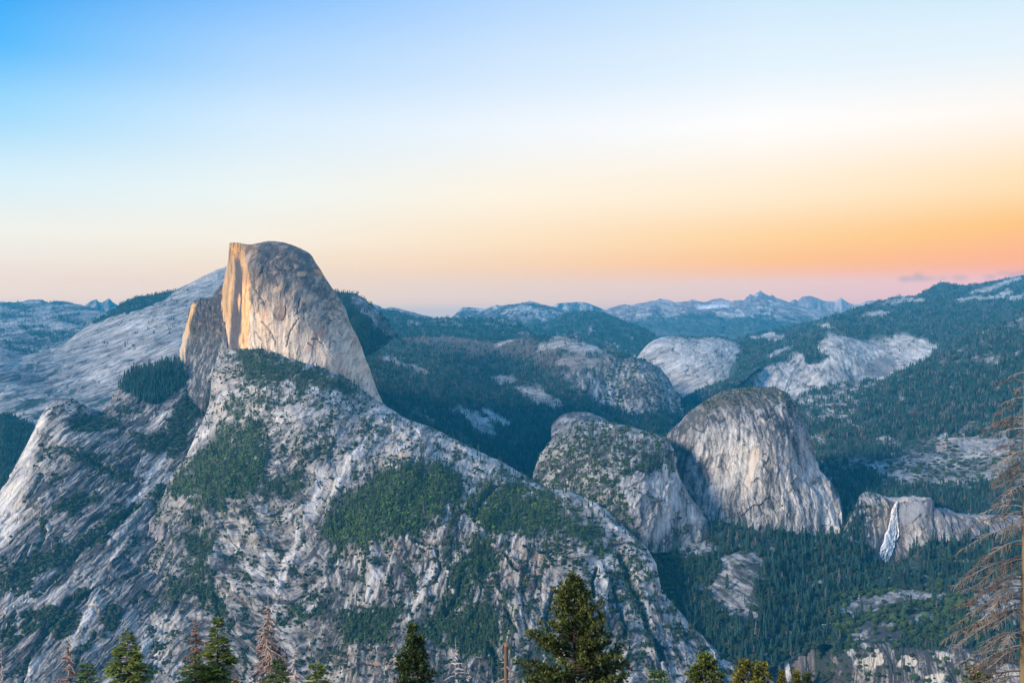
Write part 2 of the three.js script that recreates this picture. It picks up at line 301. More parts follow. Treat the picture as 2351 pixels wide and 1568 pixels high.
T.peakC = mountain({
  name: 'distant_peak', label: 'long distant mountain chain with the tallest pointed summit and snow patches', top: [...c2([[1700, 360], [1760, 325], [1825, 300], [1880, 280], [1960, 262], [2000, 268], [2050, 257], [2090, 249], [2110, 246], [2150, 236], [2200, 226], [2260, 236], [2300, 250], [2340, 246]]), ...c3([[60, 247], [100, 243], [130, 227], [160, 238], [200, 249], [230, 243], [255, 232], [300, 226], [315, 224], [345, 230], [385, 238], [392, 246], [410, 236], [450, 232], [478, 236], [500, 210], [520, 195], [542, 203], [565, 182], [585, 168], [620, 190], [648, 206], [660, 199], [672, 197], [690, 216], [760, 238], [830, 268], [920, 285], [1010, 300], [1100, 312], [1200, 345]])], bot: 810,
  depth: [[1230, 715, 19500], [1500, 690, 19800], [1745, 670, 21000], [1950, 730, 18500], [1300, 790, 14500], [1700, 790, 14000], [1950, 790, 14000], [1500, 740, 16500], [1750, 720, 17500]], step: 1.5, roll: 0.025, rollW: 26, calm: 24,
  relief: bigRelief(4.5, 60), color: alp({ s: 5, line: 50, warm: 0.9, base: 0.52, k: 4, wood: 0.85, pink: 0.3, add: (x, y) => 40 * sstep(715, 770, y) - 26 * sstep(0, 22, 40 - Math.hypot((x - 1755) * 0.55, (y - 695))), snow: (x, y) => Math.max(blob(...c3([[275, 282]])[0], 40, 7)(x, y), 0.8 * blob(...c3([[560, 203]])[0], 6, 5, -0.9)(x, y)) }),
});
T.peakA = mountain({ name: 'distant_ridge', label: 'pale bare granite ridge on the skyline left of the middle', top: c2([[720, 372], [770, 362], [810, 348], [850, 300], [880, 284], [930, 284], [1030, 294], [1070, 280], [1105, 268], [1130, 272], [1200, 264], [1240, 258], [1280, 250], [1320, 240], [1360, 246], [1400, 261], [1480, 277], [1540, 292], [1610, 312], [1700, 350], [1800, 400]]), bot: 800, depth: [[1040, 720, 16000], [1210, 695, 16500], [1320, 720, 16000], [1050, 760, 13500], [1250, 760, 13000]], step: 1.5, roll: 0.03, rollW: 22, calm: 20, relief: bigRelief(3.4, 55), color: alp({ s: 15, line: 46, warm: 0.3, base: 0.48, k: 3.4, wood: 0.9 }) });
T.peakZ = mountain({ name: 'distant_peak', label: 'small twin rock spires on the far left skyline', top: c1([[530, 560], [560, 535], [575, 522], [590, 510], [605, 500], [620, 496], [640, 487], [648, 492], [655, 505], [675, 511], [682, 507], [705, 494], [728, 483], [745, 503], [770, 519], [790, 530], [840, 560], [880, 590]]), bot: 740, depth: 19000, step: 1.3, roll: 0.02, rollW: 20, relief: bigRelief(3), color: alp({ s: 21, line: 26, warm: 0.3, base: 0.5, k: 3 }) });
T.hillY = mountain({
  name: 'distant_hill', label: 'broad hazy hills of rock and woods on the far left', top: c1([[-60, 504], [0, 506], [60, 512], [110, 510], [150, 505], [170, 494], [200, 490], [240, 492], [280, 489], [292, 502], [320, 508], [370, 500], [400, 502], [430, 505], [500, 520], [580, 538], [650, 556], [720, 575], [780, 600], [860, 660]]), bot: 830, depth: [[0, 695, 15000], [130, 690, 15000], [260, 720, 12500], [0, 760, 11000], [150, 770, 10500], [0, 820, 9000], [250, 800, 9500]], step: 1.7, roll: 0.03, rollW: 20,
  relief: bigRelief(3, 30), color: (p, x, y, n, d) => { const r = granite(p, { turn: 25, scale: 3, base: 0.5, low: 0.35, streak: 0.35, warm: 0.25, crack: 0.25 }); const f = fbm(x * 0.018 + 4, y * 0.06, 2, 4) + 0.35 * fbm(x * 0.12, y * 0.3, 7, 3); return mix3(r, woods(p, 5), 0.92 * sstep(-0.02, 0.2, f - 0.05 + 0.25 * (1 - sstep(0, 14, d)))); },
});
// ---- middle distance, left: the long bare slope
const restTrees = zone(c1([[740, 575], [800, 522], [930, 466], [1080, 440], [1170, 428], [1120, 485], [1000, 540], [860, 585], [720, 620], [640, 650], [590, 645]]), 4, 5);
const restPatch = [[[480, 800], [650, 730], [690, 700], [560, 790], [500, 815]], [[250, 985], [300, 920], [480, 870], [540, 840], [420, 910], [310, 960]], [[420, 1060], [640, 935], [660, 930], [560, 1010], [440, 1075]], [[150, 1395], [300, 1310], [480, 1290], [500, 1330], [330, 1400], [170, 1415]], [[470, 1210], [600, 1180], [650, 1185], [560, 1240], [480, 1250]], [[700, 1240], [800, 1170], [830, 1180], [740, 1245]], [[900, 1330], [1080, 1230], [1060, 1260], [930, 1340]], [[960, 1370], [1260, 1200], [1240, 1260], [1080, 1370], [1000, 1400]], [[330, 1465], [480, 1410], [560, 1360], [500, 1440], [380, 1500]], [[160, 790], [380, 740], [420, 770], [300, 800], [230, 815]]].map((q) => zone(cB(q), 2.0, 4));
T.rest = mountain({
  name: 'granite_slope', label: 'long bare pale granite mountain slope rising to the back of the great dome', top: c1([[-60, 800], [0, 812], [40, 825], [90, 850], [140, 864], [220, 850], [330, 828], [430, 790], [500, 724], [600, 652], [690, 604], [740, 574], [800, 526], [850, 496], [930, 470], [1000, 463], [1080, 444], [1160, 434], [1220, 402], [1260, 382], [1300, 360], [1350, 336], [1400, 314], [1450, 290], [1508, 270], [1600, 240]]), bot: 1010,
  depth: [[520, 615, 9800], [400, 665, 9000], [280, 700, 8800], [170, 790, 7600], [40, 812, 7000], [0, 870, 6300], [0, 960, 5700], [200, 930, 6000], [400, 830, 6600], [430, 720, 8000], [250, 1000, 5500], [450, 960, 5900]], step: 1.5, stepY: 1.4, roll: 0.05, rollW: 16, calm: 16,
  relief: (p, x, y, near) => near * (0.4 * crags(p, 33, 1.8) + 34 * fbm(p[0] / 420, p[1] / 420, p[2] / 500, 4)),
  color: (p, x, y, n, d) => {
    let c = granite(p, { turn: 34, scale: 1.7, base: 0.60, low: 0.3, streak: 0.46, warm: 0.18, crack: 0.35, macro: 0.10, mott: 0.5 });
    const scrub = sstep(0.28, 0.5, fbm(x * 0.03 + 3, y * 0.05 - x * 0.02, 8, 4) + 0.3 * noise(x * 0.3, y * 0.3, 1) - 0.10) * 0.55; c = mix3(c, woods(p, 2), scrub);
    let z = Math.max(restTrees(x, y), d < 3 && x < 420 && x > 250 ? 0.5 : 0); for (const q of restPatch) z = Math.max(z, q(x, y));
    return mix3(c, woods(p, 2), z * 0.95);
  },
});
T.canyon = mountain({ name: 'forested_canyon', label: 'deep dark wooded canyon wall at the left edge', top: c1([[-60, 1255], [0, 1262], [60, 1272], [110, 1282], [200, 1325], [260, 1395], [330, 1440], [430, 1520], [560, 1600]]), bot: 1190, depth: [[0, 955, 5400], [90, 990, 5200], [0, 1150, 4500], [160, 1100, 4500]], step: 1.8, roll: 0.03, relief: (p, x, y, near) => near * (20 * fbm(p[0] / 260, p[1] / 260, p[2] / 260, 4) + crags(p, 60)), color: (p, x, y) => mix3(granite(p, { turn: 60, base: 0.35, scale: 1.5 }), woods(p), 0.55 + 0.45 * sstep(-0.25, 0.15, fbm(x * 0.04, y * 0.04, 3, 4))) });

// ---- middle distance, centre
T.hillF = mountain({
  name: 'wooded_hill', label: 'low dark blue wooded hill with pale rock patches right of the great dome', top: c2([[200, 262], [262, 262], [310, 300], [345, 296], [390, 296], [440, 306], [480, 322], [520, 334], [600, 350], [680, 356], [740, 350], [800, 352], [850, 355], [960, 356], [1080, 352], [1140, 356], [1200, 365], [1250, 385], [1290, 405], [1320, 430], [1350, 470], [1380, 540]]), bot: 805, depth: [[850, 705, 11500], [1000, 730, 10500], [1150, 732, 10500], [1230, 770, 9300], [900, 790, 8600], [1100, 790, 8700]], step: 1.6, roll: 0.03, rollW: 14, calm: 16, relief: (p, x, y, near) => near * 26 * fbm(p[0] / 300, p[1] / 300, p[2] / 300, 4),
  color: (p, x, y, n, d) => { const rk = Math.max(...[[780, 392, 95, 26], [1065, 402, 45, 22], [1190, 378, 110, 20], [1130, 440, 60, 12], [545, 395, 45, 26], [1290, 462, 50, 12]].map(([a, b, rx, ry]) => blob(...c2([[a, b]])[0], rx * 0.343, ry * 0.343, 0.15)(x, y))); return mix3(woods(p, 2.5), granite(p, { turn: 30, scale: 2, base: 0.55, warm: 0.35 }), 0.92 * rk * sstep(-0.3, 0.1, fbm(x * 0.2, y * 0.4, 3, 3))); },
});
T.hillF2 = mountain({ name: 'distant_ridge', label: 'thin pale granite crest just right of the great dome', top: c2([[230, 290], [262, 258], [310, 270], [340, 288], [352, 291], [390, 284], [440, 289], [520, 311], [600, 331], [650, 345], [685, 356], [740, 380]]), bot: 735, depth: 12800, step: 1.6, rollW: 10, relief: bigRelief(2.5), color: (p) => granite(p, { turn: 40, scale: 3, base: 0.62, warm: 0.25 }) });
T.hillG = mountain({
  name: 'wooded_hill', label: 'dark blue pyramid shaped wooded hill in the middle distance', top: c2([[1260, 440], [1320, 414], [1380, 402], [1440, 385], [1480, 362], [1520, 341], [1580, 322], [1640, 309], [1690, 305], [1740, 304], [1790, 310], [1830, 320], [1900, 345], [1950, 366], [1990, 384], [2050, 404], [2100, 420], [2130, 436], [2150, 458], [2200, 500], [2260, 560]]), bot: 850, depth: [[1340, 716, 12500], [1230, 760, 11500], [1480, 760, 11000], [1350, 800, 9600], [1450, 830, 9000]], step: 1.6, roll: 0.03, rollW: 14, calm: 16, relief: (p, x, y, near) => near * 34 * fbm(p[0] / 380, p[1] / 380, p[2] / 380, 4),
  color: (p, x, y, n, d) => { const rk = Math.max(...[[1640, 455, 42, 30, 0.5], [1720, 440, 45, 26, -0.5], [1880, 545, 65, 40, 0.5], [1990, 590, 60, 26, 0.4], [1560, 470, 60, 12, 0.3], [2000, 470, 40, 14, 0.6]].map(([a, b, rx, ry, t]) => blob(...c2([[a, b]])[0], rx * 0.343, ry * 0.343, t)(x, y))), f = sstep(0.3, 0.55, fbm(x * 0.05, y * 0.09, 6, 4)); return mix3(woods(p, 2.5), granite(p, { turn: 45, scale: 2, base: 0.52, warm: 0.25 }), 0.9 * Math.max(rk * sstep(-0.35, 0.05, fbm(x * 0.15, y * 0.3, 3, 3)), f * 0.5)); },
});
const knobRock = zone(c2([[110, 215], [170, 195], [240, 250], [320, 325], [380, 400], [425, 470], [400, 490], [330, 440], [240, 370], [180, 300], [120, 260]]), 4, 7);
T.knob = mountain({
  name: 'rocky_hill', label: 'rounded rocky knob with woods behind the right shoulder of the great dome', top: c2([[-80, 190], [30, 182], [80, 180], [120, 183], [160, 190], [190, 206], [230, 232], [270, 272], [300, 302], [330, 330], [360, 366], [385, 402], [410, 440], [425, 470], [440, 500]]), bot: [[734, 850], [800, 838], [850, 815], [885, 792], [905, 776], [914, 784]], back: 1, backDrop: 0.003, backLen: 0.03, depth: [[780, 671, 6500], [850, 700, 6400], [900, 760, 6100], [790, 760, 5700], [830, 820, 5400], [910, 800, 5900]], step: 1.5, rollW: 14, relief: (p, x, y, near) => near * crags(p, 120),
  color: (p, x, y) => mix3(woods(p, 1.5), granite(p, { turn: 125, base: 0.5, scale: 1.3, warm: 0.2 }), Math.max(0.85 * knobRock(x, y), 0.7 * sstep(0.2, 0.45, fbm(x * 0.08, y * 0.12, 5, 4) + 0.15 * sstep(740, 780, y)))),
});
const moraineTop = zone(c2([[1380, 580], [1400, 520], [1480, 480], [1560, 472], [1650, 505], [1800, 555], [1830, 580], [1700, 600], [1600, 590], [1520, 570], [1440, 585]]), 5, 6);
const moraineTop2 = zone(c2([[1080, 535], [1150, 500], [1260, 490], [1250, 505], [1180, 525], [1100, 545]]), 3, 4);
const moraineMid = zone(c2([[1500, 620], [1640, 590], [1820, 575], [2000, 618], [2120, 655], [2210, 705], [2180, 760], [1900, 690], [1700, 690], [1560, 700], [1480, 680]]), 8, 12);
const moraineFace = zone(c2([[1520, 715], [1620, 690], [1760, 660], [1900, 620], [2080, 640], [2200, 690], [2290, 820], [2345, 900], [2345, 1010], [2200, 985], [2010, 1000], [1880, 950], [1740, 900], [1620, 830], [1540, 760]]), 6, 9);
const slabs = [[[790, 960], [900, 950], [1000, 1000], [1080, 1060], [1130, 1110], [1050, 1140], [960, 1090], [860, 1010]], [[940, 930], [1060, 960], [1190, 1040], [1200, 1100], [1080, 1050]], [[335, 600], [420, 620], [560, 680], [680, 720], [560, 720], [400, 650], [340, 625]], [[1200, 830], [1330, 790], [1450, 850], [1560, 930], [1480, 950], [1300, 880]], [[1060, 740], [1200, 730], [1260, 770], [1100, 800]], [[590, 1010], [650, 1010], [700, 1050], [620, 1060]]].map((q) => zone(c2(q), 4, 9));
const burn = zone(c2([[420, 430], [700, 440], [1000, 500], [1340, 480], [1400, 560], [1700, 620], [1650, 690], [1480, 720], [1300, 640], [1000, 590], [700, 540], [480, 510]]), 14, 16);
T.valley = mountain({
  name: 'forested_valley', label: 'wide forested valley side with a bare brown dome, behind the great dome', top: [...c2([[-100, 600], [100, 520], [240, 490], [330, 478], [420, 486], [520, 488], [650, 482], [760, 480], [830, 482], [900, 492], [950, 503], [1030, 520], [1080, 528], [1150, 503], [1200, 494], [1260, 490], [1300, 484], [1350, 474], [1380, 486], [1420, 490], [1455, 480], [1520, 470], [1560, 469], [1600, 474], [1650, 498], [1720, 520], [1800, 552], [1850, 572], [1900, 588], [2000, 612], [2060, 624], [2120, 646], [2200, 690], [2240, 742], [2280, 800], [2300, 835], [2340, 866]]), ...c3([[45, 880], [100, 906], [140, 926], [170, 960], [210, 1030]])], bot: (1 && 1130),
  depth: [[870, 775, 8200], [1000, 775, 8600], [1130, 790, 8000], [1220, 778, 7500], [1300, 772, 7300], [1430, 815, 6900], [1530, 860, 6800], [1580, 920, 6600], [1500, 900, 6250], [1420, 950, 6150], [1560, 965, 6100], [1340, 880, 6350], [1200, 850, 6900], [1000, 830, 6900], [1000, 930, 5800], [1150, 950, 5700], [1300, 1000, 5250], [1230, 1100, 4700], [1000, 1050, 4800], [850, 880, 5900], [850, 960, 5200], [1500, 1000, 5400]], step: 1.6, stepY: 1.5, roll: 0.03, rollW: 12, calm: 20,
  relief: (p, x, y, near) => near * (26 * fbm(p[0] / 340, p[1] / 340, p[2] / 340, 4) + moraineFace(x, y) * crags(p, 70, 1.5)),
  color: (p, x, y, n, d) => {
    const face = moraineFace(x, y), tops = Math.max(moraineTop(x, y), moraineTop2(x, y)); let s = 0; for (const q of slabs) s = Math.max(s, q(x, y));
    let c = mix3(woods(p, 1.6), [0.115, 0.10, 0.095], 0.75 * burn(x, y));
    c = mix3(c, granite(p, { turn: -25, scale: 1.3, base: 0.62, warm: 0.3 }), 0.92 * s * sstep(-0.4, -0.1, fbm(x * 0.12, y * 0.25 - x * 0.1, 4, 3)));
    c = mix3(c, mix3(granite(p, { turn: 10, scale: 1.3, base: 0.5, warm: 0.9 }), [0.20, 0.15, 0.12], 0.45), 0.8 * moraineMid(x, y) * sstep(-0.5, 0.0, fbm(x * 0.08, y * 0.12, 9, 4)));
    if (face > 0) c = mix3(c, granite(p, { turn: 78, scale: 1.6, base: 0.42 + 0.1 * sstep(870, 930, y), streak: 0.5, low: 0.35, warm: 0.45, crack: 0.6 }), face * (0.62 + 0.38 * sstep(850, 880, y)));
    if (tops > 0) c = mix3(c, granite(p, { turn: 15, scale: 1.5, base: 0.62, warm: 0.75 }), tops * 0.9);
    return c;
  },
});
T.farKnob = mountain({ name: 'granite_dome', label: 'small smooth grey rock dome sunk in the forest', top: c2([[1470, 1075], [1485, 1050], [1510, 1026], [1540, 1003], [1570, 991], [1610, 984], [1660, 982], [1700, 984], [1750, 993], [1790, 1010], [1830, 1030], [1855, 1048], [1900, 1080]]), bot: 1010, depth: [[1340, 946, 4850], [1270, 970, 4800], [1395, 970, 4800], [1330, 1000, 4600]], step: 1.3, roll: 0.04, rollW: 9, relief: (p, x, y, near) => near * 0.6 * crags(p, 30), color: (p) => granite(p, { turn: 35, base: 0.42, streak: 0.45, warm: 0.12 }) });

// ---- middle distance, right
T.bunnell = mountain({
  name: 'granite_dome', label: 'broad smooth pale granite dome in the middle distance right of centre', top: [...c2([[2000, 660], [2050, 610], [2075, 575], [2100, 548], [2130, 520], [2160, 500], [2200, 484], [2240, 476], [2300, 474], [2345, 474]]), ...c3([[60, 475], [130, 480], [180, 481], [220, 476], [260, 473], [300, 474], [340, 480], [380, 491], [420, 502], [450, 520], [475, 538], [500, 560], [540, 592], [575, 615], [620, 660]])], bot: c3([[-420, 760], [-260, 900], [0, 930], [160, 900], [330, 830], [620, 700]]),
  depth: [[1470, 815, 8300], [1540, 772, 8500], [1640, 772, 8700], [1730, 820, 8500], [1560, 850, 7900], [1650, 850, 7900], [1570, 905, 7700], [1700, 860, 7950]], step: 1.4, roll: 0.05, rollW: 10, relief: (p, x, y, near) => near * (0.4 * crags(p, 35, 1.6) + 18 * fbm(p[0] / 300, p[1] / 300, p[2] / 300, 3)),
  color: (p, x, y, n, d) => mix3(granite(p, { turn: x < 1640 ? 22 : 40, scale: 1.6, base: 0.70, low: 0.25, streak: 0.4, macro: 0.10, warm: 0.22, crack: 0.6 }), woods(p, 2), 0.8 * (1 - sstep(1, 8, d + 5 * fbm(x * 0.15, y * 0.1, 3, 3))) * sstep(1560, 1600, x)),
});
const cliff = zone(c3([[965, 560], [1000, 500], [1045, 458], [1100, 454], [1180, 478], [1290, 486], [1400, 478], [1530, 458], [1610, 480], [1690, 500], [1780, 535], [1740, 610], [1620, 680], [1500, 740], [1400, 780], [1250, 790], [1100, 830], [1000, 880], [820, 925], [440, 860], [440, 810], [560, 720], [700, 660], [820, 590], [870, 600], [880, 660], [960, 650], [1030, 620]]), 8, 9);
const paleN = [[[600, 470], [660, 448], [750, 460], [745, 490], [680, 510], [610, 490]], [[640, 600], [720, 550], [800, 525], [800, 550], [700, 600], [640, 620]], [[965, 400], [1010, 388], [1090, 410], [1090, 428], [1010, 420]], [[1210, 365], [1300, 320], [1360, 300], [1480, 305], [1440, 330], [1300, 345]], [[1400, 250], [1560, 210], [1690, 235], [1680, 245], [1560, 250], [1420, 265]], [[1860, 240], [1960, 215], [2090, 200], [2100, 215], [2250, 160], [2290, 170], [2230, 215], [2080, 230], [1950, 245]], [[1970, 180], [2100, 150], [2180, 120], [2330, 70], [2351, 90], [2200, 150], [2080, 185], [1990, 195]], [[2230, 220], [2351, 180], [2351, 235], [2260, 235]], [[520, 480], [580, 476], [580, 495], [530, 495]]].map((q) => zone(c3(q), 3, 5));
T.rightRange = mountain({
  name: 'wooded_mountain', label: 'long wooded mountain with pale cliffs rising to the right edge', top: c3([[380, 500], [450, 482], [500, 472], [560, 459], [600, 450], [640, 440], [700, 424], [780, 410], [860, 392], [960, 370], [1030, 350], [1100, 330], [1160, 310], [1210, 290], [1260, 276], [1340, 254], [1400, 237], [1460, 215], [1520, 207], [1560, 205], [1622, 204], [1660, 188], [1700, 168], [1760, 132], [1790, 116], [1815, 109], [1850, 117], [1870, 124], [1910, 129], [1950, 131], [2030, 129], [2070, 121], [2100, 112], [2150, 103], [2200, 95], [2260, 82], [2351, 64], [2420, 50]]), bot: c3([[380, 960], [900, 1000], [1200, 900], [1800, 720], [2420, 500]]),
  depth: [[1700, 773, 9800], [1870, 735, 10500], [2050, 690, 11500], [2165, 647, 12500], [2351, 632, 13500], [2351, 700, 9500], [2200, 710, 9800], [2000, 740, 9200], [1880, 790, 8000], [2100, 780, 8000], [1900, 765, 8300], [1850, 850, 7300], [2000, 850, 7350], [2130, 800, 7600], [1830, 910, 6900], [1700, 890, 7300], [1720, 850, 7600], [2300, 760, 8000]], step: 1.6, stepY: 1.5, roll: 0.03, rollW: 9, calm: 18,
  relief: (p, x, y, near) => near * (34 * fbm(p[0] / 420, p[1] / 420, p[2] / 420, 4) + cliff(x, y) * 0.4 * crags(p, 66, 1.7)),
  color: (p, x, y, n, d) => {
    let c = mix3(woods(p, 2), [0.12, 0.105, 0.09], 0.35 * sstep(0, 0.5, fbm(x * 0.03, y * 0.06, 5, 3)));
    let s = 0; for (const q of paleN) s = Math.max(s, q(x, y));
    c = mix3(c, granite(p, { turn: 12, scale: 2, base: 0.74, warm: 0.75 }), s * 0.95 * sstep(-0.65, -0.3, fbm(x * 0.2, y * 0.35, 4, 3)));
    const z = cliff(x, y);
    if (z > 0) { let g = granite(p, { turn: x < 1900 ? 42 : 68, scale: 1.6, base: 0.70, macro: 0.10, low: 0.25, streak: 0.5, warm: 0.25, crack: 0.5 }); const dark = Math.max(blob(...c3([[1390, 680]])[0], 40, 22, -0.5)(x, y), 0.8 * blob(...c3([[1210, 745]])[0], 16, 9)(x, y)); const gully = nearLine(c3([[870, 640], [810, 710], [770, 800], [755, 840]]))(x, y); g = mix3(g, [0.12, 0.13, 0.15], Math.max(dark * 0.8, 0.85 * (1 - sstep(0.6, 3.2, gully)))); c = mix3(c, g, z); }
    return c;
  },
});
T.darkSpur = mountain({ name: 'wooded_spur', label: 'dark narrow wooded spur below the smooth pale dome', top: c3([[60, 890], [100, 870], [160, 838], [220, 810], [300, 788], [360, 770], [420, 745], [480, 715], [540, 690], [572, 668], [590, 680]]), bot: c3([[60, 900], [110, 925], [170, 945], [230, 925], [300, 885], [370, 845], [440, 805], [520, 735], [572, 690], [590, 690]]), depth: [[1580, 905, 7000], [1740, 845, 7200], [1650, 890, 6800], [1790, 920, 6800]], step: 1.5, rollW: 8, relief: (p, x, y, near) => near * 14 * fbm(p[0] / 180, p[1] / 180, p[2] / 180, 4), color: (p, x, y, n, d) => mix3(granite(p, { turn: 35, base: 0.36, scale: 1.5 }), woods(p, 1.5), 0.7 * sstep(-0.3, 0.2, fbm(x * 0.1, y * 0.15, 4, 3))) });
const bareO = [[[820, 910], [980, 826], [1150, 785], [1430, 765], [1420, 790], [1250, 850], [1260, 960], [1220, 1020], [1130, 1050], [1000, 1000], [880, 960]], [[1360, 1160], [1460, 1140], [1550, 1145], [1540, 1185], [1400, 1190]], [[1560, 1240], [1700, 1140], [1850, 1110], [1980, 1050], [2140, 1020], [2351, 980], [2351, 1300], [2200, 1420], [1900, 1480], [1500, 1450], [1200, 1330], [1150, 1300], [1300, 1295], [1400, 1330]], [[1750, 650], [1870, 600], [1900, 615], [1800, 670]], [[1960, 600], [2120, 580], [2200, 640], [2180, 690], [2060, 660]], [[2220, 400], [2351, 350], [2351, 400], [2260, 410]], [[950, 1120], [1080, 1100], [1150, 1130], [1060, 1160], [920, 1160]], [[880, 960], [1000, 980], [1240, 990], [1260, 1030], [1100, 1060], [920, 1040]]].map((q) => zone(c3(q), 5, 10));
const openO = (x, y) => sstep(0.16, 0.32, fbm(x * 0.04, y * 0.08, 14, 4) + 0.15 * fbm(x * 0.15, y * 0.25, 24, 3));
const talus = zone(c3([[1880, 1180], [2050, 1130], [2130, 1110], [2270, 1130], [2250, 1230], [2200, 1290], [2050, 1270], [1950, 1240]]), 4, 5), sandy = zone(c3([[1760, 1190], [1840, 1165], [1840, 1235], [1770, 1260]]), 3, 4);
T.rightForest = mountain({
  name: 'forested_hillside', label: 'steep forested hillside with bare rock ledges at the right, above the tall waterfall', top: c3([[700, 1000], [820, 908], [860, 884], [900, 862], [940, 842], [980, 828], [1060, 802], [1150, 786], [1220, 778], [1290, 772], [1430, 762], [1500, 726], [1560, 695], [1620, 664], [1680, 636], [1750, 606], [1800, 580], [1840, 562], [1900, 540], [1950, 516], [2000, 490], [2040, 458], [2080, 432], [2140, 414], [2200, 400], [2260, 372], [2300, 356], [2351, 343], [2430, 320]]), bot: 1215,
  depth: [[1840, 910, 6300], [1940, 875, 6400], [2050, 850, 6300], [2200, 790, 6600], [2351, 730, 7000], [2351, 850, 5300], [2200, 900, 5300], [2000, 950, 5300], [1900, 1000, 4900], [2100, 1000, 4700], [2351, 980, 4400], [2000, 1060, 4350], [2250, 1060, 4200], [1900, 1100, 4200], [2100, 1120, 3850], [2340, 1120, 3750], [2100, 1190, 3550], [1950, 1180, 3600], [2340, 1200, 3500]], step: 1.6, stepY: 1.5, roll: 0.03, rollW: 9, calm: 18,
  relief: (p, x, y, near) => near * (20 * fbm(p[0] / 260, p[1] / 260, p[2] / 260, 4) + 0.35 * crags(p, 25)),
  color: (p, x, y, n, d) => {
    let s = 0; for (const q of bareO) s = Math.max(s, q(x, y));
    let c = mix3(woods(p, 1.3), [0.10, 0.09, 0.07], 0.4 * sstep(0, 0.5, fbm(x * 0.03, y * 0.06, 5, 3)));
    s = Math.max(s * sstep(-0.5, -0.1, fbm(x * 0.07, y * 0.12, 4, 4)), 0.85 * openO(x, y));
    c = mix3(c, granite(p, { turn: 20, base: 0.52, scale: 1.1, streak: 0.4, low: 0.3, warm: 0.55 }), 0.92 * s);
    c = mix3(c, granite(p, { turn: 70, base: 0.5, scale: 0.5, streak: 0.15, warm: 0, crack: 0.1 }), talus(x, y) * 0.9);
    return mix3(c, [0.48, 0.36, 0.28], 0.8 * sandy(x, y));
  },
});

// ---- the great dome with its sheer face seen edge on, and the darker buttress left of it
const edgeL = lineAt([[92, 585], [170, 590], [240, 580], [320, 560], [400, 545], [520, 520], [700, 490], [860, 470], [1000, 450], [1150, 430], [1310, 420], [1700, 400]].map(([y, x]) => [y, x]));
const edgeA = lineAt([[100, 735], [150, 742], [260, 748], [380, 790], [480, 806], [600, 812], [900, 806], [1100, 814], [1300, 800], [1700, 800]]);
const ellA = (cx, cy, rx, ry, t = 0) => blob(cx, cy, rx, ry, t);
const domePale = [[1370, 445, 70, 28, -0.3, 1], [1110, 600, 60, 34, -0.7, 1], [1280, 620, 150, 40, -0.75, 0.6], [1440, 700, 95, 32, -0.5, 0.8], [1310, 355, 26, 18, 0, 0.9], [1215, 375, 34, 16, -0.2, 0.6], [1120, 262, 34, 14, 0, 0.6], [1160, 560, 24, 30, 0, 0.6], [850, 220, 60, 50, 0.3, 0.5]];
const domeRust = [[1590, 1075, 60, 55, 0, 0.7], [985, 890, 42, 46, -0.3, 0.75], [1170, 905, 36, 42, 0, 0.55], [1300, 260, 34, 30, 0.6, 0.6], [1470, 1230, 70, 60, 0, 0.5], [1540, 330, 60, 40, 0.9, 0.4]];
const domeCracks = [[[935, 960], [1000, 1020], [1055, 1100], [1085, 1210]], [[870, 1060], [910, 1120], [940, 1170]], [[1345, 925], [1290, 1000], [1240, 1100], [1208, 1230]], [[1690, 815], [1740, 802], [1790, 840], [1868, 870]], [[845, 590], [890, 660], [960, 745]], [[1310, 465], [1370, 482], [1430, 478]], [[1090, 350], [1150, 395], [1230, 400]], [[1490, 1150], [1540, 1150], [1600, 1195]], [[1450, 1195], [1510, 1228]], [[1780, 1060], [1830, 1110]], [[1200, 800], [1205, 860], [1165, 935]], [[960, 350], [940, 420]], [[1700, 700], [1760, 740]], [[1360, 700], [1330, 860]]].map(nearLine);
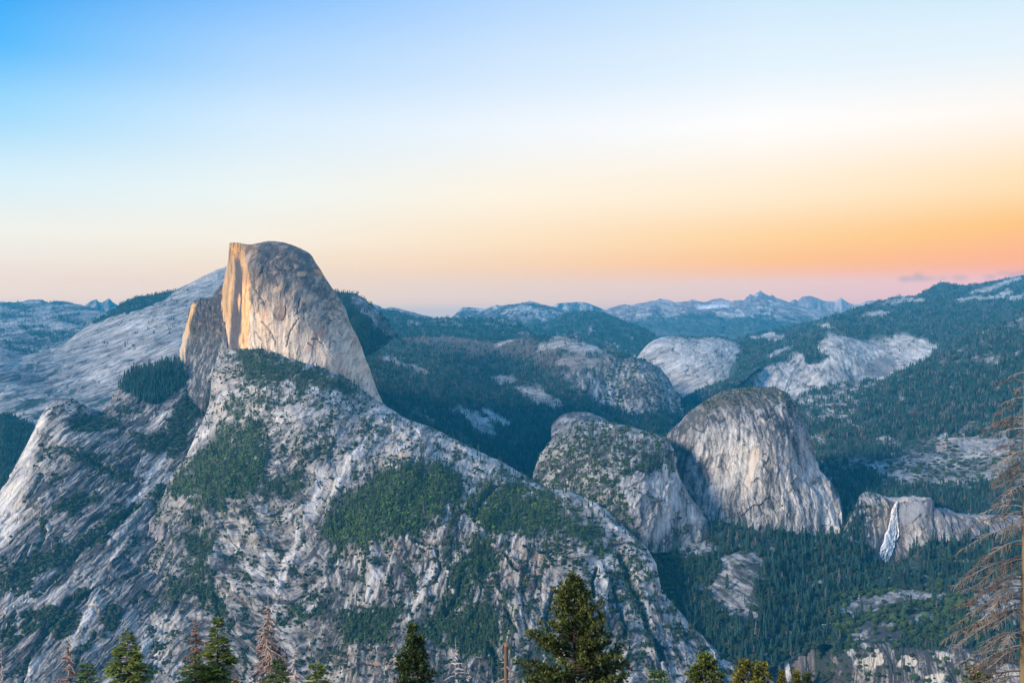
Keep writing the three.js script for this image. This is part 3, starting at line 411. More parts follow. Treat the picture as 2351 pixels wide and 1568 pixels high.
T.dome = mountain({
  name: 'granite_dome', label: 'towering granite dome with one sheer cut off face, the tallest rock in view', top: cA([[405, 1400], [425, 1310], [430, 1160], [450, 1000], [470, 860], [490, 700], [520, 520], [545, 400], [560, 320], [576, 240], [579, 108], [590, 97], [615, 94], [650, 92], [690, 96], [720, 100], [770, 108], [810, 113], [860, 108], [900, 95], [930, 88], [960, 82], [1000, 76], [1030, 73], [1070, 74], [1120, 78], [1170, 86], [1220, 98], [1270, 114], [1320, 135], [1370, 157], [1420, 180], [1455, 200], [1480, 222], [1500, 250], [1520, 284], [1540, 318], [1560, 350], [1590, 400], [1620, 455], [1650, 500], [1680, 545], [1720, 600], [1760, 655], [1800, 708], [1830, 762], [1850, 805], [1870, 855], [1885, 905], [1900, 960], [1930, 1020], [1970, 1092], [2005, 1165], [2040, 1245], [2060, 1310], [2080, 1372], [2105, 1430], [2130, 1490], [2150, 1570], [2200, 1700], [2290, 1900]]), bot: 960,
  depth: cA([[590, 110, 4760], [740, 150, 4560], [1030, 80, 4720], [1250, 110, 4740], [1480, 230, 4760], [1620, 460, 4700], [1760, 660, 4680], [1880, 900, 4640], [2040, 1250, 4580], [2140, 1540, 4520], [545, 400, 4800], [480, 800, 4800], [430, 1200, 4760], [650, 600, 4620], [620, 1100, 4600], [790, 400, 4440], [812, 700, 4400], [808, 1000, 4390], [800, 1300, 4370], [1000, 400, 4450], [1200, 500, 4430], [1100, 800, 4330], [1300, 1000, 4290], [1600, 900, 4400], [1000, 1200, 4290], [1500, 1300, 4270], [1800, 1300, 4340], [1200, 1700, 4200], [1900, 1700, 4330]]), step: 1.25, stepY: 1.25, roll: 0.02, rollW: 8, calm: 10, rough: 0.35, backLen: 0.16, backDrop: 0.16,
  relief: (p, x, y, near) => {
    const cx = (x - 403.2) / 0.2097, cy = (y - 537.6) / 0.2097, u = (cx - edgeL(cy)) / (edgeA(cy) - edgeL(cy)), face = 1 - sstep(0.9, 1.08, u);
    let d = 0; for (const q of domeCracks) d = Math.max(d, 1 - sstep(0, 11, q(cx + 14 * noise(cx / 40, cy / 40, 5), cy)));
    const scar = Math.hypot((cx - 1130) / 72, (cy - 865) / 80);
    return near * (face * (9 * noise(cx / 34, cy / 500, 3) + 4 * noise(cx / 12, cy / 160, 8)) + (1 - face) * (0.35 * crags(p, 100) + 12 * fbm(p[0] / 160, p[1] / 160, p[2] / 160, 3)) - 9 * d - 4 * (1 - sstep(0.7, 1.15, scar + 0.25 * fbm(cx / 40, cy / 40, 8, 3))));
  },
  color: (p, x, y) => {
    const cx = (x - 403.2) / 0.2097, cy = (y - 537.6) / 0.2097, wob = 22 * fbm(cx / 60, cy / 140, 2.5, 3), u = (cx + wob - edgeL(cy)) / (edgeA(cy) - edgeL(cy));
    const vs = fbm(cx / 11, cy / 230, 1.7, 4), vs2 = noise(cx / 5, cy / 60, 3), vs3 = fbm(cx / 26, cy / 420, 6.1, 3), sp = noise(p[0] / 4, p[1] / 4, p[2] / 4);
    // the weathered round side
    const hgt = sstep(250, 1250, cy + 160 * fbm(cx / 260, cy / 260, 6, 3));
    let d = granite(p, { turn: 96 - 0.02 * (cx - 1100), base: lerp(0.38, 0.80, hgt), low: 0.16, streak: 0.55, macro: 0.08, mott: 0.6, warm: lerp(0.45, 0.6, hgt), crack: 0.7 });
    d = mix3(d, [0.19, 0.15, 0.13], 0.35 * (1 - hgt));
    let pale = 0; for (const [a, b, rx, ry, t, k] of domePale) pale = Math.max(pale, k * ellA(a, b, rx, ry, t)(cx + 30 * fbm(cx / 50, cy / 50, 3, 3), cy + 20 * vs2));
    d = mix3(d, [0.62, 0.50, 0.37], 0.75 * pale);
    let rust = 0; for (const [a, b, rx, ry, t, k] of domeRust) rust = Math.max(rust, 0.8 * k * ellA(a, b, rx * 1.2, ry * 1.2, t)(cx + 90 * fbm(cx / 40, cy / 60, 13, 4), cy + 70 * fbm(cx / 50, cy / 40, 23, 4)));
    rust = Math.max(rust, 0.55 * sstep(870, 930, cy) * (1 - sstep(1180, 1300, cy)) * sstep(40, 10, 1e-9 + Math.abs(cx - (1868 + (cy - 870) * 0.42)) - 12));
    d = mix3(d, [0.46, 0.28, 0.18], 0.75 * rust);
    d = mix3(d, [0.075, 0.07, 0.075], 0.75 * ellA(1400, 235, 90, 34, 0.55)(cx, cy) + 0.5 * ellA(1620, 640, 60, 40, 0.8)(cx, cy));  // shade of the side away from the sun, painted as darker rock
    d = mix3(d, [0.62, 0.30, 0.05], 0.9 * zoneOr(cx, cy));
    const sad = ellA(800, 150, 120, 46, 0.1)(cx, cy); d = mix3(d, [0.42, 0.24, 0.06], 0.6 * sad * (0.6 + 0.8 * vs2));  // orange saddle: rock stain plus a last warm glow painted in
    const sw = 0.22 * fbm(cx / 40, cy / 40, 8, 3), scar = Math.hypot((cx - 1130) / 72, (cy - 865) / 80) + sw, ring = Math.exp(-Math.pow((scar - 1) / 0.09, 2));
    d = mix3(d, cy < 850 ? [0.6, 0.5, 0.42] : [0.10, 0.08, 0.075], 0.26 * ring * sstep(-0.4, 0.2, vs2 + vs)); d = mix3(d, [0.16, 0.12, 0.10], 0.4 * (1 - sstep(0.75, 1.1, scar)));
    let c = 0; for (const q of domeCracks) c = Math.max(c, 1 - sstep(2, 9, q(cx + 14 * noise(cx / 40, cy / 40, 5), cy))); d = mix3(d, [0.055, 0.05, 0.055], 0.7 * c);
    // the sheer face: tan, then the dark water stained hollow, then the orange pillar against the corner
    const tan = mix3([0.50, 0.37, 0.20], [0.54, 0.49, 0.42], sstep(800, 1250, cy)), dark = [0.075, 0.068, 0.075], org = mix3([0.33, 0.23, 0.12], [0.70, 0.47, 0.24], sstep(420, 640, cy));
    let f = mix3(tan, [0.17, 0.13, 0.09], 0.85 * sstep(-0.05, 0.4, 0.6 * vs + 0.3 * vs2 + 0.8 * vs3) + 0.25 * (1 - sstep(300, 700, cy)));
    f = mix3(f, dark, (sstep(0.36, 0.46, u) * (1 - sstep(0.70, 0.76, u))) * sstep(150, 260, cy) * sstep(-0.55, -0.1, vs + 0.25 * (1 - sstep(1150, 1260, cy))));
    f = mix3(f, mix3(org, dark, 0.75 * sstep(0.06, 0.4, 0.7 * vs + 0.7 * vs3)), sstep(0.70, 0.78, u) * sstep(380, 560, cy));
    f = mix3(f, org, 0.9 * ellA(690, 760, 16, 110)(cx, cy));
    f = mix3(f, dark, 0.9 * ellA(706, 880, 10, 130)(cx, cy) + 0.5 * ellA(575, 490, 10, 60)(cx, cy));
    f = mix3(f, mix3([0.52, 0.30, 0.06], [0.12, 0.09, 0.05], sstep(-0.2, 0.3, vs2 + vs)), (1 - sstep(190, 320, cy)) * (1 - sstep(0.75, 1, u)));  // top of the face: stain colour with late warm light put into it
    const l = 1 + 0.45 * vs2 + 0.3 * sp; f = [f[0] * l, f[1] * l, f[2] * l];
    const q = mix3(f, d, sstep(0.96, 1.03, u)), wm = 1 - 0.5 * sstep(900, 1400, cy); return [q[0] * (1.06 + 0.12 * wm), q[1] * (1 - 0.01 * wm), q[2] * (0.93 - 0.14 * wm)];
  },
});
function zoneOr(cx, cy) { return blob(1560, 425, 62, 20, 0.5)(cx, cy); }
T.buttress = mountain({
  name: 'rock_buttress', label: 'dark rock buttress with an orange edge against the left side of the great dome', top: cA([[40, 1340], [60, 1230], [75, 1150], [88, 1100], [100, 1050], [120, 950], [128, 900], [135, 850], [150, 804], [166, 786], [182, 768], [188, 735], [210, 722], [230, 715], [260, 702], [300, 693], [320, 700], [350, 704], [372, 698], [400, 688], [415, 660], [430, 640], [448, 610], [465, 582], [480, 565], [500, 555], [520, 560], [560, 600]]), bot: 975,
  depth: cA([[150, 800, 4900], [300, 700, 4900], [500, 560, 4900], [190, 1000, 4780], [100, 1100, 4850], [70, 1250, 4800], [350, 1100, 4740], [400, 1500, 4500], [250, 1500, 4600], [350, 1800, 4380], [250, 1900, 4400], [430, 1850, 4420]]), step: 1.2, stepY: 1.3, roll: 0.02, rollW: 8, calm: 8, rough: 0.8, backLen: 0.12,
  relief: (p, x, y, near) => { const cx = (x - 403.2) / 0.2097, cy = (y - 537.6) / 0.2097; return near * (10 * noise(cx / 40, cy / 220, 3) + 6 * ridged(cx / 60, cy / 90, 4, 3) + 4 * noise(cx / 14, cy / 50, 8)); },
  color: (p, x, y) => {
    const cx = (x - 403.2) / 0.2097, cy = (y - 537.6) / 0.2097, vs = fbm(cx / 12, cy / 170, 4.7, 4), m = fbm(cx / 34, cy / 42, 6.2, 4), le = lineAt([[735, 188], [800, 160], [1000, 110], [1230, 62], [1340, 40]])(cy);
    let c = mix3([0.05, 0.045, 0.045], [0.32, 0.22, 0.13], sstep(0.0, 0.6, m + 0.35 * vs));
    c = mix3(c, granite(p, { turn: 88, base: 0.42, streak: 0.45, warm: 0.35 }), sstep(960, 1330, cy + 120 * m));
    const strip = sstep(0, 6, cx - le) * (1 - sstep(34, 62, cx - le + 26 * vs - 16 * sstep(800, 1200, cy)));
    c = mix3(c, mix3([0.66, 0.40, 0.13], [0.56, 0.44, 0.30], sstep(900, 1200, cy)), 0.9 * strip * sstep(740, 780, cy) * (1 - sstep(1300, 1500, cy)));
    const toe = blob(480, 1940, 20, 100, -0.12)(cx, cy); c = mix3(c, [0.60, 0.53, 0.44], toe * 0.9);
    const l = 1 + 0.35 * noise(cx / 5, cy / 22, 3) + 0.25 * noise(p[0] / 4, p[1] / 4, p[2] / 4); return [c[0] * l, c[1] * l, c[2] * l];
  },
});

// ---- the two tall rocks right of centre
const capTop = [...c3([[-40, 1140], [0, 1090], [30, 1066], [50, 1050], [80, 1014], [110, 982], [135, 962], [160, 944], [195, 922], [230, 899], [265, 876], [300, 855], [335, 843], [370, 834], [410, 828], [450, 824], [485, 818], [520, 815], [560, 814], [600, 815], [640, 817], [680, 821], [710, 827], [740, 836], [770, 852], [790, 872], [806, 890], [820, 912], [836, 950], [850, 990], [865, 1025], [880, 1062], [893, 1100], [905, 1140], [918, 1170], [930, 1200], [940, 1240], [950, 1282], [958, 1330], [975, 1370], [1000, 1392], [1030, 1426], [1060, 1462], [1085, 1490], [1100, 1520], [1106, 1560]]), ...c6([[1095, 360], [1100, 420], [1110, 520], [1140, 640]])];
const scarP = zone(c3([[540, 1205], [580, 1225], [575, 1290], [545, 1400], [520, 1480], [500, 1560], [478, 1570], [478, 1440], [500, 1340], [515, 1260]]), 2, 4), sideL = zone(c3([[600, 1280], [760, 1200], [900, 1250], [940, 1400], [900, 1500], [760, 1600], [600, 1560]]), 10, 12);
T.cap = mountain({
  name: 'granite_dome', label: 'steep pale domed rock tower right of centre with scrub on its flat top', top: capTop, bot: c6([[-40, 520], [100, 520], [300, 560], [600, 600], [1140, 680]]),
  depth: [[1540, 985, 3850], [1600, 925, 3900], [1700, 895, 3920], [1800, 905, 3880], [1835, 960, 3800], [1870, 1060, 3700], [1905, 1130, 3560], [1925, 1170, 3520], [1925, 1220, 3450], [1700, 960, 3660], [1600, 1000, 3700], [1580, 1100, 3640], [1650, 1180, 3480], [1700, 1060, 3560], [1780, 1100, 3490], [1800, 1000, 3600], [1750, 1215, 3400], [1850, 1220, 3400], [1570, 1200, 3500]], step: 1.25, stepY: 1.25, roll: 0.03, rollW: 8, calm: 14, backLen: 0.1,
  relief: (p, x, y, near) => near * (1.05 * crags(p, 84) + 15 * (ridged(p[0] / 150 + 0.3 * noise(p[1] / 90, 2, 2), p[1] / 420, p[2] / 200, 3) - 0.5) - 5 * scarP(x, y)),
  color: (p, x, y, n, d) => {
    const t = sstep(70, 14, d + 34 * fbm(x * 0.05, y * 0.05, 3, 3)) * sstep(1550, 1620, x) * (1 - sstep(1830, 1870, x));
    let c = granite(p, { turn: x < 1700 ? 76 : 84, base: 0.47 + 0.13 * sstep(1640, 1760, x) * sstep(980, 1120, y) - 0.2 * t, low: 0.3, streak: 0.42, warm: 0.22 + 0.3 * sideL(x, y), crack: 0.7 });
    c = mix3(c, [0.62, 0.53, 0.43], 0.85 * scarP(x, y) * (0.8 + 0.4 * noise(x * 0.4, y * 0.05, 2)));
    return mix3(c, [0.19, 0.16, 0.12], 0.45 * t);
  },
});
const brodTop = cC([[60, 900], [85, 830], [100, 792], [115, 764], [130, 738], [165, 690], [200, 642], [225, 612], [250, 588], [290, 562], [330, 542], [355, 522], [380, 505], [415, 486], [450, 471], [500, 457], [560, 450], [620, 454], [700, 461], [770, 470], [850, 481], [920, 498], [1000, 520], [1080, 542], [1150, 562], [1200, 578], [1230, 590], [1255, 608], [1275, 634], [1292, 668], [1306, 710], [1318, 752], [1330, 806], [1342, 862], [1355, 915], [1372, 964], [1395, 1010], [1420, 1058], [1448, 1100], [1480, 1142], [1510, 1190], [1545, 1236], [1580, 1300], [1620, 1370]]);
const brodPale = zone(cC([[1190, 860], [1215, 840], [1265, 850], [1262, 900], [1240, 960], [1222, 900]]), 1.5, 2), brodWall = zone(cC([[820, 960], [1000, 930], [1180, 900], [1340, 900], [1500, 1180], [1600, 1340], [1300, 1420], [1040, 1560], [940, 1300], [860, 1100]]), 8, 8);
T.broderick = mountain({
  name: 'granite_dome', label: 'lower rounded rock with ledges of scrub and a streaked wall, left of the pale tower', top: brodTop, bot: 1270,
  depth: [[1245, 1040, 3600], [1330, 968, 3680], [1400, 972, 3700], [1520, 1005, 3600], [1550, 1060, 3520], [1580, 1140, 3380], [1610, 1190, 3330], [1260, 1100, 3480], [1350, 1050, 3440], [1450, 1050, 3420], [1420, 1130, 3260], [1500, 1160, 3230], [1480, 1230, 3130], [1560, 1210, 3260], [1300, 1150, 3350]], step: 1.3, stepY: 1.25, roll: 0.035, rollW: 9, calm: 14, backLen: 0.12,
  relief: (p, x, y, near) => near * (0.8 * crags(p, 60 + 0.12 * (x - 1400)) + 10 * fbm(p[0] / 130, p[1] / 130, p[2] / 130, 3)),
  color: (p, x, y, n, d) => { const w = brodWall(x, y); let c = granite(p, { turn: x < 1400 ? 40 : 74 - 0.0 * x, base: lerp(0.40, 0.62, w) + 0.12 * sstep(40, 6, d), low: 0.25, streak: 0.36, warm: lerp(0.3, 0.08, w) + 0.35 * sstep(40, 6, d), crack: 0.65 }); const lo = 0.42 * (1 - w) * sstep(0.0, 0.4, fbm(x * 0.06, y * 0.09, 5, 4)); c = mix3(c, [0.075, 0.08, 0.06], lo); return mix3(c, [0.72, 0.64, 0.52], brodPale(x, y)); },
});

// ---- the cliff of the tall waterfall
const nevTop = c6([[1090, 650], [1128, 612], [1150, 560], [1185, 500], [1205, 455], [1228, 405], [1246, 352], [1266, 310], [1296, 296], [1336, 296], [1390, 310], [1430, 318], [1480, 326], [1520, 334], [1552, 326], [1620, 328], [1730, 336], [1738, 400], [1790, 410], [1850, 420], [1900, 438], [1960, 448], [2080, 452], [2200, 456], [2430, 470]]);
const fallLine = lineAt([[335, 1500], [350, 1490], [400, 1478], [470, 1482], [560, 1478], [640, 1452], [700, 1430], [770, 1418]]);
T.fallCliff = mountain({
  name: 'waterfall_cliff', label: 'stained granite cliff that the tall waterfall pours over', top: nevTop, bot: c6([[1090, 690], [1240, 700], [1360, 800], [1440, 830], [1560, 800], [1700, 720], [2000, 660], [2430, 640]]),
  depth: c6([[1250, 260, 3480], [1330, 285, 3480], [1490, 330, 3460], [1730, 338, 3440], [1850, 420, 3420], [2080, 455, 3380], [2400, 470, 3300], [1200, 560, 3350], [1330, 600, 3330], [1420, 760, 3290], [1480, 560, 3390], [1560, 700, 3330], [1700, 640, 3330], [2000, 600, 3290], [2400, 600, 3220], [1480, 420, 3440], [1330, 420, 3420], [1620, 450, 3400]]), step: 1.2, stepY: 1.1, roll: 0.012, rollW: 5, calm: 6, backLen: 0.06, backDrop: 0.01,
  relief: (p, x, y, near) => { const cx = (x - 1544.7) / 0.34303, cy = (y - 1030.4) / 0.34303; return near * (1.1 * crags(p, 84) - 4 * Math.exp(-Math.pow((cx - fallLine(cy) - 12) / 60, 2))); },
  color: (p, x, y, n, d) => {
    const cx = (x - 1544.7) / 0.34303, cy = (y - 1030.4) / 0.34303, dx = cx - fallLine(cy), vs = fbm(cx / 12 - cy / 60, cy / 260, 5, 4);
    let c = granite(p, { turn: 80, base: 0.54, scale: 0.7, streak: 0.5, low: 0.25, warm: cx < 1480 ? 0.75 : 0.35, crack: 0.5 });
    if (cx < 1470) c = mix3(c, [0.60, 0.46, 0.30], 0.45 * sstep(1300, 1420, cx + 60 * vs) * sstep(340, 420, cy) * (1 - sstep(520, 640, cy)));
    c = mix3(c, [0.12, 0.085, 0.085], 0.92 * Math.exp(-Math.pow((dx - 10) / (46 + 0.17 * Math.max(0, cy - 330)), 2)) * clamp(0.75 + 1.1 * vs + 0.5 * noise(cx / 9, cy / 14, 3)));
    if (cx > 1500) { const band = sstep(350, 372, cy) * (1 - sstep(470, 540, cy + 40 * vs)) * (1 - sstep(1690, 1710, cx)); c = mix3(c, [0.24, 0.25, 0.28], 0.75 * band); }
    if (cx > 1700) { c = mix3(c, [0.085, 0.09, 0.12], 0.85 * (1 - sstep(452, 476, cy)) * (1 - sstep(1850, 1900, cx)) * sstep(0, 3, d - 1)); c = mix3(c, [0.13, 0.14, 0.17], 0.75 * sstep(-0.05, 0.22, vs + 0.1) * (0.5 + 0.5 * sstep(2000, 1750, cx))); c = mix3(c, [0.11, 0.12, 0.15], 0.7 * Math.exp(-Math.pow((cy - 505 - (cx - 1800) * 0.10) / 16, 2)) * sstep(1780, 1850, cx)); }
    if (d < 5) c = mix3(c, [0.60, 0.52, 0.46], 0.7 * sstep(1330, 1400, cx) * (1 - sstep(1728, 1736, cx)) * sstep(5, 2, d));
    const mist = Math.exp(-Math.pow((cx - 1300) / 120, 2) - Math.pow((cy - 680) / 70, 2)); return mix3(c, [0.07, 0.07, 0.09], 0.55 * mist);
  },
});

// ---- the wooded basin between, down to the lower fall
const rimU = c6([[250, 1475], [420, 1490], [600, 1470], [650, 1442], [720, 1420], [770, 1400], [815, 1372], [860, 1350], [905, 1328], [950, 1310], [985, 1292], [1010, 1286], [1075, 1288], [1078, 1372], [1120, 1356], [1180, 1340], [1240, 1310], [1290, 1296], [1330, 1292], [1390, 1296], [1450, 1302], [1500, 1312], [1560, 1330], [1630, 1336], [1700, 1342], [1800, 1350], [1900, 1342], [2000, 1362], [2100, 1400], [2200, 1425], [2430, 1460]]);
const rimAt = lineAt(rimU);
const basinRock = [[[60, 480], [130, 520], [200, 600], [300, 640], [270, 700], [170, 730], [60, 720], [0, 690], [0, 600]], [[330, 720], [470, 700], [560, 680], [640, 730], [590, 800], [560, 900], [560, 1000], [600, 1130], [560, 1190], [420, 1140], [300, 1050], [180, 960], [250, 900], [320, 830]], [[600, 655], [680, 665], [720, 715], [800, 730], [700, 720]], [[1100, 1080], [1200, 1010], [1330, 990], [1480, 960], [1560, 955], [1840, 965], [1800, 1010], [1700, 1030], [1500, 1060], [1300, 1100], [1180, 1130]], [[1560, 1110], [1700, 1090], [1760, 1130], [1640, 1180], [1580, 1180]], [[620, 1260], [700, 1250], [800, 1225], [800, 1265], [700, 1280], [640, 1290]], [[2010, 980], [2100, 900], [2240, 840], [2430, 830], [2430, 1230], [2250, 1200], [2080, 1180], [2000, 1080]], [[1130, 500], [1240, 480], [1250, 560], [1160, 620], [1120, 610]], [[840, 900], [1000, 895], [1040, 915], [960, 925], [850, 935]], [[1180, 1200], [1400, 1160], [1560, 1200], [1500, 1290], [1300, 1290], [1150, 1290]]].map((q, i) => [zone(c6(q), 5, 9), i]);
const openB = (x, y) => sstep(0.20, 0.34, fbm(x * 0.06, y * 0.1, 19, 4) + 0.15 * fbm(x * 0.16, y * 0.26, 29, 3));
T.basin = mountain({
  name: 'forested_basin', label: 'dark wooded basin below the two tall rocks, between the waterfalls', top: [[1400, 1290], [1477, 1246], [1500, 1226], [1528, 1203], [1560, 1192], [1590, 1184], ...c6([[150, 450], [250, 492], [330, 486], [430, 512], [520, 545], [600, 560], [680, 558], [760, 556], [830, 566], [900, 580], [980, 582], [1060, 572], [1120, 600], [1180, 615], [1300, 640], [1340, 700], [1390, 762], [1440, 774], [1500, 745], [1560, 732], [1600, 684], [1680, 650], [1760, 628], [1850, 632], [1950, 602], [2050, 590], [2351, 560], [2440, 555]])], bot: [[1400, 1560], ...rimU.map(([x, y]) => [x, y + 9])].filter((q, i, a) => !i || q[0] > a[i - 1][0]),
  depth: c6([[-200, 500, 3330], [0, 470, 3420], [400, 520, 3370], [900, 560, 3340], [1180, 560, 3330], [1420, 770, 3230], [1700, 640, 3260], [2050, 590, 3240], [2350, 560, 3200], [100, 700, 3150], [500, 720, 3080], [700, 700, 3160], [300, 950, 2930], [560, 1000, 2880], [800, 1000, 2930], [1240, 980, 2950], [200, 1200, 2790], [620, 1240, 2740], [760, 1400, 2660], [1000, 1290, 2700], [1300, 1290, 2650], [1700, 1340, 2600], [2100, 1400, 2540], [1500, 960, 2930], [1700, 1100, 2800], [2100, 900, 2900], [2300, 850, 2860], [2200, 1150, 2700], [2380, 1400, 2500], [-300, 1100, 2900]]), step: 1.5, stepY: 1.5, roll: 0.0, rollW: 10, back: 2, backLen: 0.02, backDrop: 0.02, rough: 0,
  relief: (p, x, y) => 13 * fbm(p[0] / 170, p[1] / 170, p[2] / 170, 4) + 0.25 * crags(p, 30),
  color: (p, x, y, n, d) => {
    let s = 0, w = 0; for (const [q, i] of basinRock) { const v = q(x, y); if (v > s) { s = v; w = i; } }
    const g = granite(p, { turn: w === 1 ? -28 : w === 6 ? 50 : 20, base: w === 5 ? 0.8 : w === 6 ? 0.42 : 0.52, scale: 0.9, streak: 0.5, low: 0.2, warm: w === 1 || w === 4 ? 0.45 : 0.25, crack: 0.6 });
    s *= sstep(-0.4, -0.05, fbm(x * 0.08, y * 0.14, 4, 4)); s = Math.max(s, 0.85 * openB(x, y));
    return mix3(woods(p), g, 0.95 * s);
  },
});
const wallPale = [[[1230, 1410], [1300, 1400], [1400, 1370], [1410, 1440], [1330, 1480], [1270, 1475], [1220, 1440]], [[1540, 1370], [1620, 1400], [1640, 1440], [1580, 1470], [1500, 1460], [1520, 1420]], [[1690, 1530], [1790, 1500], [1840, 1520], [1780, 1567], [1700, 1567]], [[1760, 1350], [1880, 1370], [1860, 1420], [1780, 1400]], [[1330, 1350], [1380, 1345], [1390, 1375], [1340, 1380]], [[1170, 1355], [1200, 1350], [1200, 1385], [1175, 1385]]].map((q) => zone(c6(q), 2, 4));
T.fallWall = mountain({
  name: 'canyon_wall', label: 'streaked rock wall along the bottom right that the lower waterfall drops from', top: rimU, bot: 1640,
  depth: c6([[250, 1480, 2760], [600, 1470, 2690], [760, 1405, 2660], [860, 1350, 2680], [985, 1300, 2700], [1040, 1300, 2790], [1075, 1300, 2730], [1100, 1370, 2640], [1300, 1300, 2620], [1700, 1345, 2570], [2100, 1400, 2510], [2400, 1460, 2440], [760, 1700, 2640], [600, 1700, 2600], [985, 1700, 2690], [1030, 1700, 2770], [1085, 1700, 2630], [1300, 1700, 2570], [1700, 1700, 2500], [2100, 1700, 2440], [2400, 1700, 2400], [250, 1700, 2640]]), step: 1.25, stepY: 1.25, roll: 0.004, rollW: 4, calm: 6, back: 3, backLen: 0.02, backDrop: 0.002, rough: 0.8,
  relief: (p, x, y, near) => near * 0.7 * crags(p, 86),
  color: (p, x, y, n, d) => {
    const cx = (x - 1544.7) / 0.34303, cy = (y - 1030.4) / 0.34303, vs = fbm(cx / 10, cy / 150, 5, 4);
    let c = granite(p, { turn: 86, base: 0.42, streak: 0.5, low: 0.25, warm: 0.25, crack: 0.6, scale: 0.9 });
    let s = 0; for (const q of wallPale) s = Math.max(s, q(x, y)); c = mix3(c, [0.60, 0.55, 0.46], 0.85 * s * sstep(-0.35, 0.05, vs));
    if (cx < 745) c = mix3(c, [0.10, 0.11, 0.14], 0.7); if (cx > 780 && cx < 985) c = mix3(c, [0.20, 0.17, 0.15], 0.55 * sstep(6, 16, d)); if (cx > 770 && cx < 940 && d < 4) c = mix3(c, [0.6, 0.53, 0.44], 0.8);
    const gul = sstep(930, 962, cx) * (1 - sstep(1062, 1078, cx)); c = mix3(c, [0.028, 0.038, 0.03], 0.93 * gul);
    return c;
  },
});

// ---- the near mountain: left buttress and the great slope below the dome
const hillTrees = zone(c1([[790, 1090], [815, 1010], [900, 950], [1000, 925], [1090, 905], [1195, 880], [1215, 940], [1255, 1020], [1240, 1070], [1160, 1120], [1080, 1180], [1000, 1210], [960, 1170], [880, 1130]]), 4, 4);
const chute = zone(c1([[1160, 1260], [1210, 1170], [1240, 1080], [1300, 1090], [1330, 1130], [1370, 1190], [1350, 1240], [1290, 1330], [1250, 1420], [1180, 1560], [1110, 1560], [1120, 1500], [980, 1540], [1000, 1430], [1090, 1370]]), 6, 8);
const R1veg = [[[420, 1330], [520, 1270], [640, 1260], [720, 1280], [800, 1330], [820, 1370], [700, 1390], [600, 1400], [480, 1380]], [[290, 1490], [400, 1480], [380, 1530], [300, 1520]], [[840, 1380], [960, 1400], [980, 1440], [900, 1430]], [[720, 1210], [860, 1220], [980, 1250], [960, 1270], [800, 1260]], [[380, 1500], [560, 1490], [700, 1570], [640, 1620], [450, 1560]]].map((q) => zone(c1(q), 4, 7)).concat([[[0, 850], [120, 790], [300, 700], [480, 640], [700, 500], [900, 360], [960, 390], [800, 520], [620, 640], [440, 760], [240, 860], [60, 960], [0, 960]], [[740, 190], [850, 150], [890, 200], [850, 240], [740, 210]], [[350, 400], [480, 330], [620, 300], [660, 360], [480, 440], [380, 450]], [[130, 1120], [300, 1050], [420, 1080], [400, 1180], [240, 1260], [140, 1220]], [[0, 1200], [80, 1180], [120, 1280], [40, 1330], [0, 1320]], [[670, 1200], [700, 1110], [760, 1050], [810, 1110], [800, 1200], [740, 1230]], [[490, 1020], [560, 950], [600, 980], [560, 1040], [500, 1050]], [[60, 900], [250, 860], [200, 940], [90, 1000]], [[980, 330], [1100, 240], [1120, 330], [1040, 380]], [[560, 60], [700, 130], [820, 180], [740, 200], [600, 120]], [[250, 1120], [430, 1090], [560, 1120], [500, 1230], [380, 1280]]].map((q) => zone(c4(q), 5, 9)));
const pillar = zone([...c1([[400, 1170], [460, 1180], [500, 1250], [480, 1270], [430, 1240]])], 3, 4), brightEdge = zone([[0, 1140], [30, 1075], [60, 1015], [95, 955], [108, 960], [90, 1030], [75, 1080], [60, 1150], [40, 1230], [20, 1260], [0, 1290]], 7, 8);
const ribsL = features([[14, c4([[130, 540], [60, 600], [0, 640]])], [10, c4([[320, 540], [230, 680], [150, 850]])], [8, c4([[640, 550], [520, 640], [420, 720], [300, 840], [190, 960], [30, 1100]])], [14, c4([[860, 620], [760, 760], [690, 870], [640, 1000], [600, 1100], [540, 1230], [480, 1360]])], [8, c4([[400, 1220], [300, 1340], [220, 1460], [170, 1560]])], [17, c4([[230, 60], [160, 180], [80, 300], [0, 480]])], [6, c4([[420, 640], [340, 760], [220, 900]])], [12, c4([[960, 400], [860, 500], [740, 640]])], [9, c4([[690, 130], [600, 200], [560, 260]])], [8, c4([[330, 330], [230, 420], [120, 470]])]]);
const cutsL = features([[9, c4([[300, 560], [240, 700], [120, 860], [0, 1000]])], [8, c4([[900, 380], [760, 520], [600, 640]])], [8, c4([[560, 640], [440, 780], [280, 930]])], [7, c4([[720, 880], [560, 1010], [440, 1130]])], [8, c4([[470, 1000], [380, 1160], [200, 1400], [140, 1560]])], [7, c4([[100, 1100], [30, 1230]])], [8, c4([[580, 60], [700, 140], [760, 180]])], [6, c4([[280, 180], [200, 330], [110, 440]])], [6, c4([[640, 1250], [520, 1420], [470, 1560]])]]);
